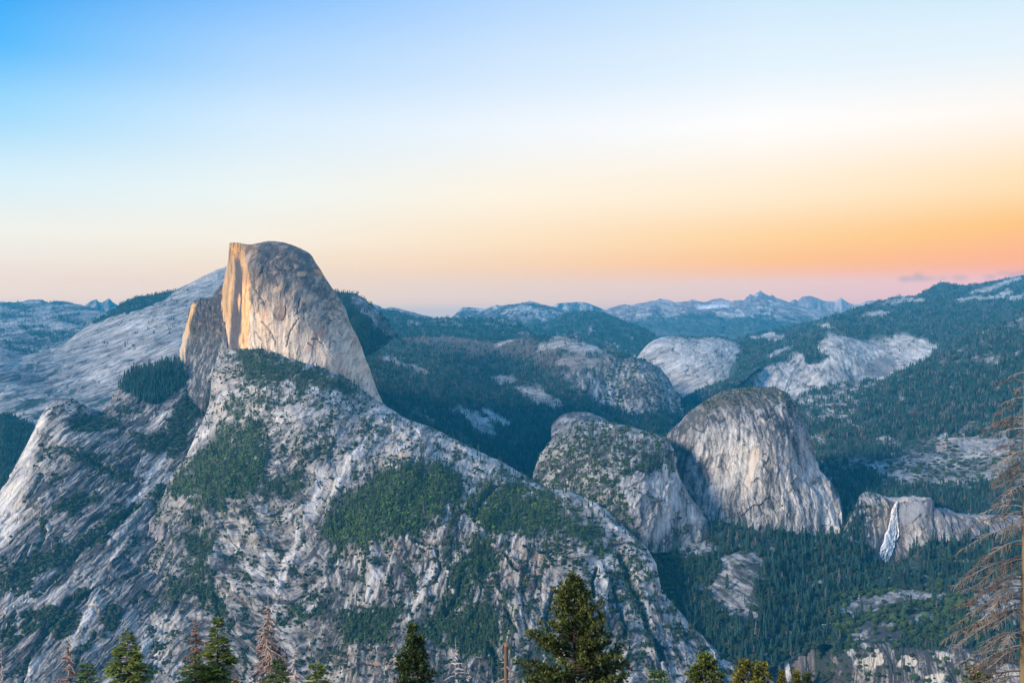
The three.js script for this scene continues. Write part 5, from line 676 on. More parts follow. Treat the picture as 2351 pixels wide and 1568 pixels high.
// the ones that show largest are trees of their own, the rest of each wood is one mass
const zoneName = {
  'near slope': (q) => (q.y < 905 && q.x < 900 ? ['conifer on the shoulder under the great dome', 'conifers on the shoulder under the great dome'] : q.y - T.near.top(q.x) < 26 ? ['conifer on the crest of the near slope', 'conifers along the crest of the near slope'] : q.x < 640 ? ['conifer in the near slope\'s left green patch', 'conifers in the left scrub patch'] : q.x < 1070 ? ['conifer in the near slope\'s middle green patch', 'conifers in the middle scrub patch'] : ['conifer on the right of the near slope', 'conifers on the right of the near slope']),
  'left buttress': (q) => (hillTrees(q.x, q.y) > 0.3 ? ['conifer on the hill beside the great dome', 'conifers on the small wooded hill'] : ['conifer in a left buttress gully', 'conifers in the gullies of the left buttress']),
  'wooded basin': (q) => (q.x > 1960 && q.y < 1330 ? ['conifer below the tall waterfall', 'conifers by the foot of the tall waterfall'] : q.y > 1440 ? ['conifer near the lower waterfall', 'conifers above the lower waterfall'] : ['conifer below the two tall rocks', 'conifers in the basin below the two tall rocks']),
};
{
  const all = Object.values(lots).filter((l) => l.kind === 'tall' && zoneName[l.region]).flatMap((l) => l.all.filter((q) => q.x > 4 && q.x < 2346 && q.y < 1560).map((q) => ({ q, l, s: q.h / Math.hypot(...q.p.map((c, k) => c - (k === 1 ? EYE : 0))) })));
  all.sort((a, b) => b.s - a.s);
  const byGroup = {}, mats = new Map(), quota = { 'near slope': 170, 'left buttress': 40, 'wooded basin': 65 }, count = {}, picked = new Set(), protos = KIND.tall.map((g) => new THREE.Mesh(g, leafMat));
  for (const { q, l } of all) {
    if ((count[l.region] = (count[l.region] ?? 0) + 1) > quota[l.region]) continue;
    picked.add(q);
    const key = q.c.map((v) => Math.round(v * 110)).join(); if (!mats.has(key)) mats.set(key, new THREE.MeshStandardMaterial({ color: new THREE.Color().setRGB(...q.c), roughness: 1 }));
    const m = protos[(q.v + picked.size) % 3].clone(); m.material = mats.get(key); m.position.set(...q.p); m.rotation.y = q.turn; m.scale.set(q.w, q.h, q.w);
    const [label, group] = zoneName[l.region](q);
    addTop(m, 'conifer_tree', label, 'conifer', group); (byGroup[group] ??= []).push({ m, q, label });
  }
  for (const list of Object.values(byGroup)) {                     // say which part of its patch each stands in, and how it looks among its neighbours
    const xs = list.map((e) => e.q.x), ys = list.map((e) => e.q.y), x0 = Math.min(...xs), x1 = Math.max(...xs) + 1, y0 = Math.min(...ys), y1 = Math.max(...ys) + 1;
    const mid = (f) => [...list.map(f)].sort((a, b) => a - b)[list.length >> 1], mh = mid((e) => e.q.h), mg = mid((e) => e.q.c[1]);
    for (const e of list) {
      const c = ['far left', 'left of centre', 'centre', 'right of centre', 'far right'][Math.floor((e.q.x - x0) / (x1 - x0) * 5)], r = ['top', 'upper half', 'lower half', 'bottom'][Math.floor((e.q.y - y0) / (y1 - y0) * 4)];
      const tone = e.q.c[0] > e.q.c[1] ? 'dead grey' : e.q.c[1] > mg ? 'lighter green' : 'darker green';
      e.m.userData.label = (e.q.h > mh ? 'tall ' : 'short ') + tone + ' ' + e.label.replace(/^(tall slim|tall dark|small dark|dark) /, '') .replace('conifer standing', 'conifer') + ', ' + r + ', ' + c;
    }
  }
  const word = { tall: ['conifer_forest', 'dark conifers'], far: ['conifer_forest', 'distant dark conifer woods'], bush: ['scrub', 'low green scrub'], oak: ['scrub_oak', 'rounded dark green scrub oaks'], snag: ['dead_trees', 'grey dead trees'] };
  for (const l of Object.values(lots)) for (const v of [0, 1]) {
    const some = l.all.filter((q) => q.v === v && !picked.has(q)); if (!some.length) continue;
    const im = new THREE.InstancedMesh(KIND[l.kind][v], leafMat, some.length), col = new THREE.Color();
    some.forEach((q, i) => { Q4.setFromAxisAngle(UPV, q.turn); M4.compose(V1.set(q.p[0], q.p[1] - 0.3, q.p[2]), Q4, V2.set(q.w, q.h, q.w)); im.setMatrixAt(i, M4); im.setColorAt(i, col.setRGB(...q.c)); });
    const [name, say] = word[l.kind];
    addTop(im, name, say + (v ? ' of ragged outline' : '') + ' covering the ' + l.region, l.kind === 'bush' || l.kind === 'oak' ? 'scrub' : 'woods', null, 'stuff');
  }
  console.log('plants', Object.values(lots).map((l) => l.region + ' ' + l.kind + ' ' + l.all.length).join('; '));
}

// ------------------------------------------------------------------ water
const waterMat = new THREE.MeshStandardMaterial({ color: new THREE.Color().setRGB(0.97, 0.95, 0.91), roughness: 0.6, vertexColors: true });
function cascade(parent, name, on, line, y0, y1, half, lift, strands, seed) {   // falling water: many ragged ropes of white water side by side
  reseed(seed); const parts = [];
  for (let k = 0; k < strands; k++) {
    const u = (k + 0.5) / strands * 2 - 1, a = rnd() < 0.45 ? 0 : rr(0, 0.55), b = Math.min(1, a + rr(0.25, 0.75)), n = 26, v = [], col = [], f = [], wob = rr(0, 50), wd = rr(0.5, 1.3);
    for (let i = 0; i <= n; i++) {
      const t = lerp(a, b, i / n), y = lerp(y0, y1, t), hw = half(y), x = line(y) + hw * u * (0.85 + 0.3 * noise(t * 5, wob, 2)) + 0.10 * hw * noise(t * 14, wob, 5), s = on(x, y); if (!s) continue;
      const w = (hw / strands) * 4.2 * wd * (0.35 + 0.65 * Math.sin(Math.PI * Math.min(1, 0.1 + i / n * 0.9))) * (0.8 + 0.5 * noise(t * 22, wob, 9)) * (s.scale ?? 1), L = lift * (0.6 + 0.6 * rnd()), c = 0.88 + 0.12 * noise(t * 17, wob, 3);
      v.push(s.p[0] - w, s.p[1], s.p[2] + L * 0.4, s.p[0], s.p[1], s.p[2] + L + w * 0.7, s.p[0] + w, s.p[1], s.p[2] + L * 0.4); for (let q = 0; q < 3; q++) col.push(c, c, c);
    }
    const m = v.length / 9; for (let i = 0; i + 1 < m; i++) { const o = i * 3; f.push(o, o + 3, o + 1, o + 1, o + 3, o + 4, o + 1, o + 4, o + 2, o + 2, o + 4, o + 5); }
    if (m < 2) continue;
    const g = new THREE.BufferGeometry(); g.setAttribute('position', new THREE.Float32BufferAttribute(v, 3)); g.setAttribute('color', new THREE.Float32BufferAttribute(col, 3)); g.setIndex(f); g.computeVertexNormals(); parts.push(g);
  }
  const m = new THREE.Mesh(mergeGeometries(parts), waterMat); m.name = name; m.castShadow = m.receiveShadow = true; parent.add(m); return m;
}
{
  const px = 3330 / FO, kx = (cx) => 1544.7 + cx * 0.34303, ky = (cy) => 1030.4 + cy * 0.34303;
  const nv = lineAt([[335, 1501], [350, 1495], [400, 1483], [470, 1481], [560, 1470], [640, 1451], [700, 1430], [775, 1417]]), nh = lineAt([[335, 5], [400, 14], [470, 21], [560, 33], [640, 45], [700, 43], [775, 34]]);
  const g1 = addTop(new THREE.Group(), 'waterfall', 'tall white waterfall spreading down the stained cliff on the right', 'waterfall');
  const on1 = (x, y) => { const s = T.fallCliff.on(x, y) ?? T.basin.on(x, y); return s; };
  const half = (y) => 0.34303 * 1.2 * nh((y - 1030.4) / 0.34303);
  const wide = (y) => half(y) * px;
  cascade(g1, 'water', (x, y) => { const s = on1(x, y); return s && { ...s, scale: px }; }, (y) => kx(nv((y - 1030.4) / 0.34303)), ky(337), ky(768), half, 11, 26, 41);
  cascade(g1, 'white_spray', (x, y) => { const s = on1(x, y); return s && { ...s, scale: px }; }, (y) => kx(nv((y - 1030.4) / 0.34303)), ky(340), ky(760), (y) => half(y) * 0.7, 14, 16, 57);
  const g2 = addTop(new THREE.Group(), 'waterfall', 'lower waterfall dropping over the dark wall at the bottom of the frame', 'waterfall');
  const vl = lineAt([[1398, 760], [1420, 757], [1480, 768], [1567, 785], [1800, 815]]);
  const vh = (y) => 0.34303 * lerp(24, 19, sstep(1400, 1560, (y - 1030.4) / 0.34303));
  const on2 = (x, y) => { const s = T.fallWall.on(x, Math.max(y, T.fallWall.top(x) + 2)); return s && { ...s, scale: 2660 / FO }; };
  cascade(g2, 'water', on2, (y) => kx(vl((y - 1030.4) / 0.34303)), ky(1401), ky(1700), vh, 5, 15, 73);
  cascade(g2, 'side_trickle', on2, (y) => kx(712 + 0.03 * ((y - 1030.4) / 0.34303 - 1410)), ky(1412), ky(1540), () => 2.6, 3, 4, 79);
  for (const [cx, cy, w, h, say] of [[1248, 992, 22, 26, 'small white rapid among the trees below the tall waterfall'], [1062, 1160, 20, 26, 'short white rapid at the edge of the scrub, above the lower waterfall'], [1012, 1186, 26, 6, 'flat pale rapid just left of a short steep one above the lower waterfall']]) {
    const v = [], f = [], n = 9; reseed(cx); for (let i = 0; i <= n; i++) for (const q of [-1, 1]) { const t = i / n, s = T.basin.on(kx(cx + (w > h ? (t - 0.5) * w : (0.5 - t) * 10 + q * w * rr(0.12, 0.35))), ky(cy + (w > h ? q * h * rr(0.2, 0.5) : (t - 0.5) * h))); v.push(s.p[0], s.p[1] + 2, s.p[2] + 3); }
    for (let i = 0; i < n; i++) { const o = i * 2; f.push(o, o + 1, o + 2, o + 2, o + 1, o + 3); }
    const g = new THREE.BufferGeometry(); g.setAttribute('position', new THREE.Float32BufferAttribute(v, 3)); g.setIndex(f); g.computeVertexNormals();
    addTop(new THREE.Mesh(g, new THREE.MeshStandardMaterial({ color: new THREE.Color().setRGB(0.6, 0.63, 0.66), roughness: 0.6 })), 'river_rapids', say, null, null, 'structure');
  }
}

// ------------------------------------------------------------------ the slope below the viewpoint and the trees whose tops reach into the frame
const slopeY = (x, D) => EYE - 1.9 - 0.5 * Math.max(0, D - 3) - (D > 6 ? 1.6 * (1 + fbm(x / 25, D / 25, 3, 3)) : 0);
{
  const g = new THREE.PlaneGeometry(1, 1, 60, 90), p = g.attributes.position;
  for (let i = 0; i < p.count; i++) { const u = p.getX(i), v = p.getY(i) + 0.5, D = -30 + 1730 * v * v, x = u * (200 + D * 1.3); p.setXYZ(i, x, slopeY(x, D), -D); }
  g.computeVertexNormals(); addTop(new THREE.Mesh(g, new THREE.MeshStandardMaterial({ color: new THREE.Color().setRGB(0.11, 0.085, 0.06), roughness: 1, side: THREE.DoubleSide })), 'hillside', 'steep earthy slope below the viewpoint', null, null, 'structure');
}
class Cloud {                                                      // a bag of small leaf faces with a colour each
  constructor() { this.v = []; this.c = []; this.f = []; }
  diamond(a, d, side, w, col) { const k = this.v.length / 3, m = [a[0] + d[0] * 0.55, a[1] + d[1] * 0.55, a[2] + d[2] * 0.55]; this.v.push(...a, m[0] + side[0] * w, m[1] + side[1] * w, m[2] + side[2] * w, a[0] + d[0], a[1] + d[1], a[2] + d[2], m[0] - side[0] * w, m[1] - side[1] * w, m[2] - side[2] * w); for (let i = 0; i < 4; i++) this.c.push(...col); this.f.push(k, k + 1, k + 2, k, k + 2, k + 3); }
  tube(pts, r0, r1, n, col) { const base = this.v.length / 3; pts.forEach((p, i) => { const q = pts[Math.min(i + 1, pts.length - 1)], o = pts[Math.max(i - 1, 0)]; let d = [q[0] - o[0], q[1] - o[1], q[2] - o[2]]; const l = Math.hypot(...d) || 1; d = d.map((c) => c / l); let s = Math.abs(d[1]) > 0.9 ? [1, 0, 0] : [d[2], 0, -d[0]]; const sl = Math.hypot(...s); s = s.map((c) => c / sl); const t = [d[1] * s[2] - d[2] * s[1], d[2] * s[0] - d[0] * s[2], d[0] * s[1] - d[1] * s[0]], r = lerp(r0, r1, i / (pts.length - 1)); for (let k = 0; k < n; k++) { const a = 6.2832 * k / n, c = Math.cos(a) * r, e = Math.sin(a) * r; this.v.push(p[0] + s[0] * c + t[0] * e, p[1] + s[1] * c + t[1] * e, p[2] + s[2] * c + t[2] * e); this.c.push(...(typeof col === 'function' ? col(p, a) : col)); } if (i) for (let k = 0; k < n; k++) { const a = base + (i - 1) * n + k, b = base + (i - 1) * n + (k + 1) % n; this.f.push(a, b, a + n, b, b + n, a + n); } }); }
  mesh(name, mat, parent) { if (!this.f.length) return null; const g = new THREE.BufferGeometry(); g.setAttribute('position', new THREE.Float32BufferAttribute(this.v, 3)); g.setAttribute('color', new THREE.Float32BufferAttribute(this.c, 3)); g.setIndex(this.f); g.computeVertexNormals(); const m = new THREE.Mesh(g, mat); m.name = name; m.castShadow = m.receiveShadow = true; parent.add(m); return m; }
}
const needleMat = new THREE.MeshStandardMaterial({ vertexColors: true, roughness: 0.85, side: THREE.DoubleSide }), barkMat = new THREE.MeshStandardMaterial({ vertexColors: true, roughness: 0.95 });
const unit = (v) => { const l = Math.hypot(...v) || 1; return v.map((c) => c / l); };
function base(name, label, category, group, x, y, D) {              // a tree whose tip is seen at (x, y), D metres away: a group at its foot
  const tip = at(x, y, D), foot = slopeY(tip[0], D), o = addTop(new THREE.Group(), name, label, category, group);
  o.position.set(tip[0], foot, tip[2]); return [o, tip[1] - foot, D / FO];
}
function trunkOf(o, H, r, col, lean = 0, broken = 0) { const c = new Cloud(), pts = [], n = 14; for (let i = 0; i <= n; i++) { const t = i / n; pts.push([lean * H * t * t + 0.012 * r * 10 * noise(t * 6, H, 2), -1 + (H + 1) * t, 0.1 * r * noise(t * 6, H, 8)]); } c.tube(pts, r, broken || r * 0.07, 8, (p, a) => { const k = 0.7 + 0.5 * noise(p[0] * 3 + a * 2, p[1] * 1.2, a * 3); return [col[0] * k, col[1] * k, col[2] * k]; }); return c.mesh('trunk', barkMat, o); }
function liveTree(o, H, u, s) {                                     // s: half width (picture units) at the frame's bottom, reach down from the tip, colours
  const drop = (1568 - s.y) * u, len = Math.min(H * 0.86, drop * 1.35 + 1.5), k = s.half * u / Math.max(drop, 0.5), size = s.size ?? 1;
  const crown = new Cloud(), wood = new Cloud(), col = (b, tip) => { const q = b * (0.55 + 0.9 * rnd()); return [lerp(s.dark[0], s.lite[0], tip) * q, lerp(s.dark[1], s.lite[1], tip) * q, lerp(s.dark[2], s.lite[2], tip) * q]; };
  const step = s.tuft ? 0.22 : 0.24;
  let stop = s.bare ?? 0; const az0 = rr(0, 6);
  for (let t = (s.tuft ? 0.34 : 0.14) * size + stop; t < len; t += step * size * rr(0.7, 1.3) * (0.6 + 0.5 * t / len)) {
    const R0 = Math.min(k * t * 1.22 + 0.08, k * drop * 1.3), n = t < 1 ? 4 : s.tuft ? 6 : 6;
    for (let b = 0; b < n; b++) {
      const az = rr(0, 6.2832), lump = 0.78 + 0.34 * noise(az * 0.9 + az0, t * 0.55 / size, 3.3) + rr(-0.12, 0.16), R = Math.max(0.12, R0 * lump), rise = s.tuft ? lerp(0.75, 0.12, clamp(t / len * 1.6)) : lerp(0.55, -0.22, clamp(t / len * 1.5));
      const ca = Math.cos(az), sa = Math.sin(az), y0 = H - t, P = (q) => [ca * R * q, y0 + R * (rise * q - (s.tuft ? 0.05 : 0.30) * q * q + (s.tuft ? 0.25 : 0.12) * q * q * q), sa * R * q];
      if (R > 0.35) wood.tube([P(0), P(0.35), P(0.7), P(0.95)], 0.012 + 0.014 * R, 0.005, 3, [0.07, 0.055, 0.04]);
      const m = Math.max(2, Math.round(R / (s.tuft ? 0.20 : 0.17) / size));
      for (let i = 0; i < m; i++) {
        const q = s.tuft ? lerp(0.28, 1, (i + rnd()) / m) : lerp(0.2, 1, (i + 0.5) / m), c = P(q), d = unit([P(q + 0.05)[0] - c[0], P(q + 0.05)[1] - c[1], P(q + 0.05)[2] - c[2]]), side = unit([-sa, 0, ca]);
        if (s.tuft) {
          const cc = [c[0] + rr(-0.16, 0.16) * R * 0.6, c[1] + rr(-0.06, 0.2) * size, c[2] + rr(-0.16, 0.16) * R * 0.6], L = 0.27 * size * rr(0.75, 1.2), bright = rr(0.6, 1.2);
          for (let z = 0; z < 11; z++) { const dir = unit([d[0] * 0.6 + rr(-1, 1), 0.45 + rr(-0.8, 0.9), d[2] * 0.6 + rr(-1, 1)]); crown.diamond(cc, dir.map((v) => v * L), unit([rr(-1, 1), rr(-1, 1), rr(-1, 1)]), 0.048 * size, col(bright, clamp(0.2 + 0.7 * dir[1] * q))); }
        } else {
          for (const w of [-1, 1]) {
            const tw = (0.18 + 0.34 * R * (1.05 - q)) * rr(0.7, 1.2), dir = unit([d[0] + side[0] * w * 1.1, d[1] + rr(-0.30, 0.12), d[2] + side[2] * w * 1.1]), nd = Math.max(1, Math.round(tw / 0.17 / size));
            for (let z = 0; z < nd; z++) { const e = (z + 0.4 * rnd()) / nd * tw, a = [c[0] + dir[0] * e, c[1] + dir[1] * e, c[2] + dir[2] * e]; crown.diamond(a, [dir[0] * 0.26 * size, dir[1] * 0.26 * size + rr(-0.09, 0.03), dir[2] * 0.26 * size], unit([rr(-0.6, 0.6) - dir[2], rr(-0.7, 0.7), dir[0] + rr(-0.6, 0.6)]), 0.085 * size, col(1, clamp(q * 0.7 + 0.3 * rnd()))); }
          }
          crown.diamond(c, d.map((v) => v * 0.3 * size), side, 0.10 * size, col(1, q));
        }
      }
    }
  }
  if (!stop) for (let z = 0; z < 10; z++) crown.diamond([0, H - 0.35 * size + z * 0.035 * size, 0], [rr(-0.12, 0.12), 0.18 * size, rr(-0.12, 0.12)], unit([rr(-1, 1), 0, rr(-1, 1)]), 0.035 * size, col(1, 0.8));
  wood.mesh('bough', barkMat, o); crown.mesh('crown', needleMat, o);
}
function deadBranch(o, from, to, sag, r, col, s = {}) {              // a bare bough: a bowed stem with thin side twigs, and dry needles if it has any
  const c = new Cloud(), dry = new Cloud(), d = [to[0] - from[0], to[1] - from[1], to[2] - from[2]], L = Math.hypot(...d), P = (q) => [from[0] + d[0] * q + 0.05 * L * noise(q * 3, from[1] * 3, 1), from[1] + d[1] * q + sag * L * Math.sin(Math.PI * Math.pow(q, 0.8)), from[2] + d[2] * q + 0.05 * L * noise(q * 3, from[1] * 3, 7)];
  c.tube([0, 0.2, 0.4, 0.6, 0.8, 1].map(P), r, r * 0.22, 4, col);
  const n = Math.round((s.twigs ?? 7) * L);
  for (let i = 0; i < n; i++) {
    const q = rr(0.22, 1), a = P(q), w = rnd() < 0.5 ? 1 : -1, tl = (s.twigLen ?? 0.3) * L * (1.15 - q * 0.75) * rr(0.4, 1.1) / Math.max(1, Math.sqrt(L)), dir = unit([d[0] / L * 0.8 - w * d[2] / L, d[1] / L * 0.5 - rr(-0.2, s.droop ?? 0.6), d[2] / L * 0.8 + w * d[0] / L + rr(-0.3, 0.3)]);
    const e = [a[0] + dir[0] * tl, a[1] + dir[1] * tl - 0.12 * tl, a[2] + dir[2] * tl], m = [a[0] + dir[0] * tl * 0.5, a[1] + dir[1] * tl * 0.5 + 0.04 * tl, a[2] + dir[2] * tl * 0.5];
    c.tube([a, m, e], r * 0.5, r * 0.28, 3, col);
    if (s.fine) for (let z = 0; z < s.fine; z++) { const f = rr(0.3, 1), g = [lerp(a[0], e[0], f), lerp(a[1], e[1], f), lerp(a[2], e[2], f)], t = [rr(-1, 1) * 0.16 * tl, rr(-0.3, 0.1) * tl, rr(-1, 1) * 0.16 * tl]; c.tube([g, [g[0] + t[0], g[1] + t[1], g[2] + t[2]]], r * 0.13, r * 0.08, 3, col); }
    if (s.needles && rnd() < s.needles) for (let z = 0; z < 5; z++) { const f = rr(0.15, 1), g = [lerp(a[0], e[0], f), lerp(a[1], e[1], f), lerp(a[2], e[2], f)], k = rr(0.6, 1.3); dry.diamond(g, [rr(-1, 1) * 0.11, rr(-1.2, 0.3) * 0.11, rr(-1, 1) * 0.11], unit([rr(-1, 1), rr(-1, 1), rr(-1, 1)]), (s.leaf ?? 0.035), [0.24 * k, 0.115 * k, 0.06 * k]); }
  }
  const m = c.mesh('branch', barkMat, o); if (dry.f.length) dry.mesh('dry_needles', needleMat, m); return m;
}
function deadTree(name, label, x, y, D, s) {
  reseed(Math.round(x * 7 + y)); const [o, H, u] = base(name, label, 'dead tree', null, x, y, D), drop = (1568 - y) * u, len = Math.min(H * 0.8, drop * 1.2 + 1);
  trunkOf(o, H, s.r ?? 0.2, s.bark, s.lean ?? 0, s.broken);
  const k = s.half * u / Math.max(drop, 0.4), n = s.n ?? 34;
  for (let i = 0; i < n; i++) { const t = (s.broken ? 0.25 : 0.08) * len + len * Math.pow((i + rnd()) / n, 0.9) * 0.95, az = rr(0, 6.2832), R = Math.min(Math.max(0.12, (s.broken ? s.half * u * 0.9 : k * t)), s.half * u * 1.1) * rr(0.45, 1.15), y0 = H - t; deadBranch(o, [0, y0, 0], [Math.cos(az) * R, y0 + R * rr(s.rise?.[0] ?? -0.55, s.rise?.[1] ?? 0.1), Math.sin(az) * R], rr(0.0, 0.12), (s.br ?? 0.044) + 0.016 * R, s.twig, { twigs: s.twigs ?? 11, needles: t < (s.needleTo ?? 0) * len ? s.needles : (s.below ?? 0), twigLen: 0.4, droop: s.droop }); }
  return [o, H, u];
}
const GREY = [0.38, 0.34, 0.315], BROWN = [0.21, 0.145, 0.11], PALEW = [0.50, 0.455, 0.42], DARKB = [0.075, 0.055, 0.045];
const OLIVE = { dark: [0.048, 0.075, 0.014], lite: [0.17, 0.22, 0.028] }, DEEP = { dark: [0.024, 0.05, 0.014], lite: [0.085, 0.145, 0.03] }, GOLD = { dark: [0.075, 0.085, 0.012], lite: [0.24, 0.23, 0.022] };
function live(label, x, y, D, s) { reseed(Math.round(x * 13 + y)); const [o, H, u] = base(s.tuft ? 'pine_tree' : 'fir_tree', label, s.tuft ? 'pine' : 'fir', null, x, y, D); trunkOf(o, H, s.r ?? 0.22, s.bark ?? DARKB); liveTree(o, H, u, { ...s, y }); return [o, H, u]; }
live('big dense dark olive pine, the largest tree in the foreground', 1319, 1318, 88, { half: 112, tuft: 1, size: 1.45, dark: [0.035, 0.055, 0.010], lite: [0.125, 0.155, 0.02], r: 0.4 });
live('narrow dark green pine spire left of the big foreground pine', 948, 1433, 62, { half: 42, tuft: 1, size: 0.85, ...DEEP });
live('olive green fir with a bare dead leader rising above it, lower left', 292, 1452, 58, { half: 58, ...OLIVE, size: 1.05, r: 0.16, bark: GREY });
live('shapely olive green fir beside the brown topped dead tree, lower left', 499, 1418, 62, { half: 44, ...OLIVE, size: 1.0 });
live('small bright green fir tip at the bottom, right of the grey snag', 198, 1524, 48, { half: 22, ...{ dark: [0.03, 0.07, 0.012], lite: [0.08, 0.17, 0.025] }, size: 0.8 });
live('small deep green fir in front of the tall rusty dead tree', 637, 1514, 56, { half: 26, ...DEEP, size: 0.8 });
live('small olive fir tip right of the grey dead trees', 725, 1524, 52, { half: 28, ...OLIVE, size: 0.8 });
live('left of two tiny green fir tips right of the big pine', 1504, 1538, 60, { half: 12, dark: [0.03, 0.07, 0.014], lite: [0.08, 0.16, 0.03], size: 0.75 });
live('right of two tiny green fir tips right of the big pine', 1519, 1541, 62, { half: 12, dark: [0.03, 0.07, 0.014], lite: [0.08, 0.16, 0.03], size: 0.75 });
live('broad golden green pine top left of the lower waterfall', 1620, 1503, 56, { half: 36, tuft: 1, size: 0.8, ...OLIVE });
live('yellow green pine top nearest the left side of the lower waterfall', 1716, 1519, 54, { half: 32, tuft: 1, size: 0.75, ...GOLD });
live('small yellow green pine top beside a broader one, left of the lower waterfall', 1750, 1523, 57, { half: 20, tuft: 1, size: 0.65, ...GOLD });
live('small golden pine tip just left of the falling water at the bottom', 1795, 1540, 54, { half: 7, tuft: 1, size: 0.4, ...GOLD });
live('small golden pine tip just right of the falling water at the bottom', 1828, 1541, 55, { half: 9, tuft: 1, size: 0.42, ...GOLD });
live('low olive pine tip in front of the dark recess of the canyon wall', 1852, 1546, 56, { half: 9, tuft: 1, size: 0.42, ...OLIVE });
live('small dark green pine tip under the tall dead tree at the right', 2241, 1536, 52, { half: 24, tuft: 1, size: 0.8, dark: [0.035, 0.055, 0.01], lite: [0.10, 0.14, 0.02] });
live('ragged olive fir with a brown top, between the left foreground firs', 447, 1500, 61, { half: 34, ...OLIVE, size: 0.95, bare: 0.1 });
deadTree('dead_tree', 'bare grey leader of a half dead tree above an olive fir', 290, 1425, 58.6, { half: 34, r: 0.12, bark: GREY, twig: GREY, n: 36, needles: 0.1, needleTo: 0.3, rise: [-0.2, 0.3] });
deadTree('dead_tree', 'spindly grey brown snag at the lower left', 156, 1463, 60, { half: 48, r: 0.13, bark: BROWN, twig: [0.30, 0.235, 0.21], n: 70, needles: 0.35, needleTo: 0.35, droop: 0.9 });
deadTree('dead_tree', 'grey bare snag cut off by the left edge', 3, 1478, 58, { half: 22, r: 0.14, bark: GREY, twig: GREY, n: 34 });
deadTree('dead_tree', 'dark trunked dead tree with a dense rusty brown top, left of an olive fir', 449, 1401, 64, { half: 48, r: 0.22, bark: DARKB, twig: [0.21, 0.125, 0.095], n: 80, needles: 0.9, needleTo: 0.42, below: 0.2, droop: 0.5 });
deadTree('dead_tree', 'tallest dead tree at the lower left, grey with rusty red needles', 615, 1366, 62, { half: 74, r: 0.22, bark: PALEW, twig: [0.38, 0.30, 0.27], n: 150, needles: 0.6, needleTo: 1.2, droop: 1.1, rise: [-0.8, -0.1] });
deadTree('dead_tree', 'thin dead tree hugging the right side of the tallest rusty one', 640, 1440, 66, { half: 24, r: 0.1, bark: PALEW, twig: GREY, n: 34, needles: 0.15, needleTo: 1 });
deadTree('dead_tree', 'small rusty red dead tree top between two grey dead trees', 655, 1490, 61, { half: 18, r: 0.1, bark: BROWN, twig: BROWN, n: 30, needles: 0.95, needleTo: 1.2 });
deadTree('dead_tree', 'whitish bare dead tree with fine drooping twigs right of the rusty ones', 676, 1476, 58, { half: 40, r: 0.11, bark: PALEW, twig: [0.48, 0.44, 0.42], n: 80, droop: 1.1, rise: [-0.8, 0] });
deadTree('dead_tree', 'small brown dead tree tip right of the shapely olive fir', 538, 1532, 55, { half: 14, r: 0.1, bark: BROWN, twig: BROWN, n: 22, needles: 0.8, needleTo: 1.2 });
deadTree('dead_tree', 'slim pale snag with few branches right of the narrow pine spire', 1046, 1463, 58, { half: 34, r: 0.13, bark: PALEW, twig: PALEW, n: 26, twigs: 4, rise: [-0.4, 0.25] });
deadTree('dead_tree', 'tiny pale snag tip at the bottom between two larger dead trunks', 1077, 1536, 55, { half: 14, r: 0.08, bark: PALEW, twig: PALEW, n: 18 });
deadTree('broken_trunk', 'thick broken off dead trunk with a splintered orange top', 1162, 1484, 52, { half: 26, r: 0.16, broken: 0.10, bark: [0.20, 0.145, 0.11], twig: [0.27, 0.22, 0.19], n: 30, twigs: 7, rise: [-0.5, 0.1], br: 0.05 });
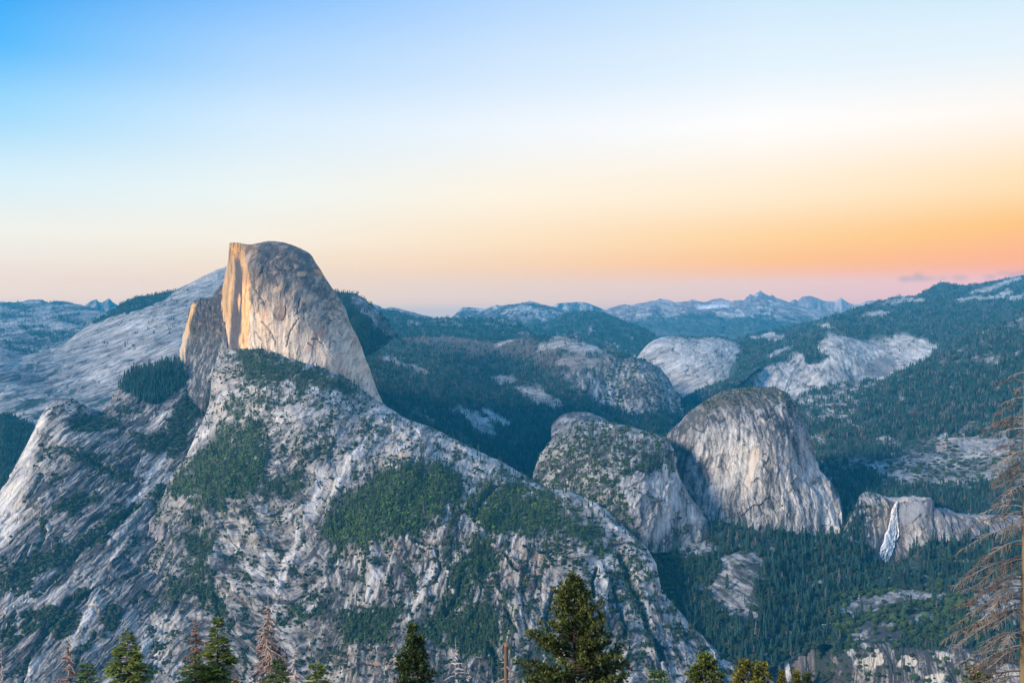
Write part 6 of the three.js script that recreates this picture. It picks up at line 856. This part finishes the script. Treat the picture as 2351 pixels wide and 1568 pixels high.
{
  const top = scene.getObjectByName('broken_trunk'), H = at(1162, 1484, 52)[1] - top.position.y, c = new Cloud(); reseed(5);
  for (let i = 0; i < 11; i++) { const a = 6.283 * i / 11, r = 0.075; c.diamond([Math.cos(a) * r, H - 0.12, Math.sin(a) * r], [rr(-0.03, 0.03), rr(0.14, 0.38), rr(-0.03, 0.03)], [-Math.sin(a), 0, Math.cos(a)], 0.04, [0.48, 0.22, 0.09]); }
  c.mesh('splintered_top', barkMat, top);
}
{                                                                  // the tall dead conifer cut by the right edge
  const D = 40, u = D / FO, [o, H] = base('dead_tree', 'tall dead conifer at the right edge with long drooping bare boughs', 'dead tree', null, 2356, 838, D); reseed(99);
  trunkOf(o, H, 0.40, [0.30, 0.225, 0.13], 0, 0.035);
  const ends = [[2330, 868], [2318, 902], [2300, 935], [2290, 960], [2276, 990], [2272, 1004], [2310, 1020], [2262, 1075], [2290, 1088], [2262, 1105], [2258, 1150], [2300, 1165], [2270, 1190], [2245, 1222], [2285, 1240], [2210, 1270], [2250, 1285], [2195, 1325], [2225, 1345], [2270, 1350], [2202, 1352], [2175, 1398], [2230, 1410], [2190, 1440], [2260, 1430], [2178, 1478], [2210, 1465], [2240, 1492], [2176, 1488], [2200, 1530], [2230, 1550], [2255, 1520], [2190, 1580], [2250, 1600], [2215, 1610]];
  const tone = () => { const k = rr(0.7, 1.2), g = rnd() < 0.5; return g ? [0.30 * k, 0.28 * k, 0.265 * k] : [0.17 * k, 0.145 * k, 0.125 * k]; };
  const add = (ex, ey, dz, back) => { const dx = (2356 - ex) * u, y1 = H - (ey - 838) * u, y0 = y1 + dx * rr(0.22, 0.5); deadBranch(o, [0, y0, 0], [back ? dx * 0.7 : -dx, y1, dz], rr(0.06, 0.14), 0.012 + 0.008 * dx, tone(), { twigs: 15, twigLen: 0.42, droop: 1.0, fine: 3, needles: rnd() < 0.3 ? 0.35 : 0.04, leaf: 0.02 }); };
  for (const [ex, ey] of ends) add(ex, ey, rr(-0.9, 0.9));
  for (let i = 0; i < 34; i++) { const ey = rr(880, 1640), reach = lerp(40, 150, (ey - 860) / 700) * rr(0.5, 1); add(2356 - reach, ey, rr(-1.3, 1.3)); }
  for (let i = 0; i < 18; i++) { const ey = rr(900, 1640); add(2356 - lerp(40, 130, (ey - 860) / 700) * rr(0.5, 1), ey, rr(-1.3, 1.3), true); }
}

renderer.render(scene, camera);
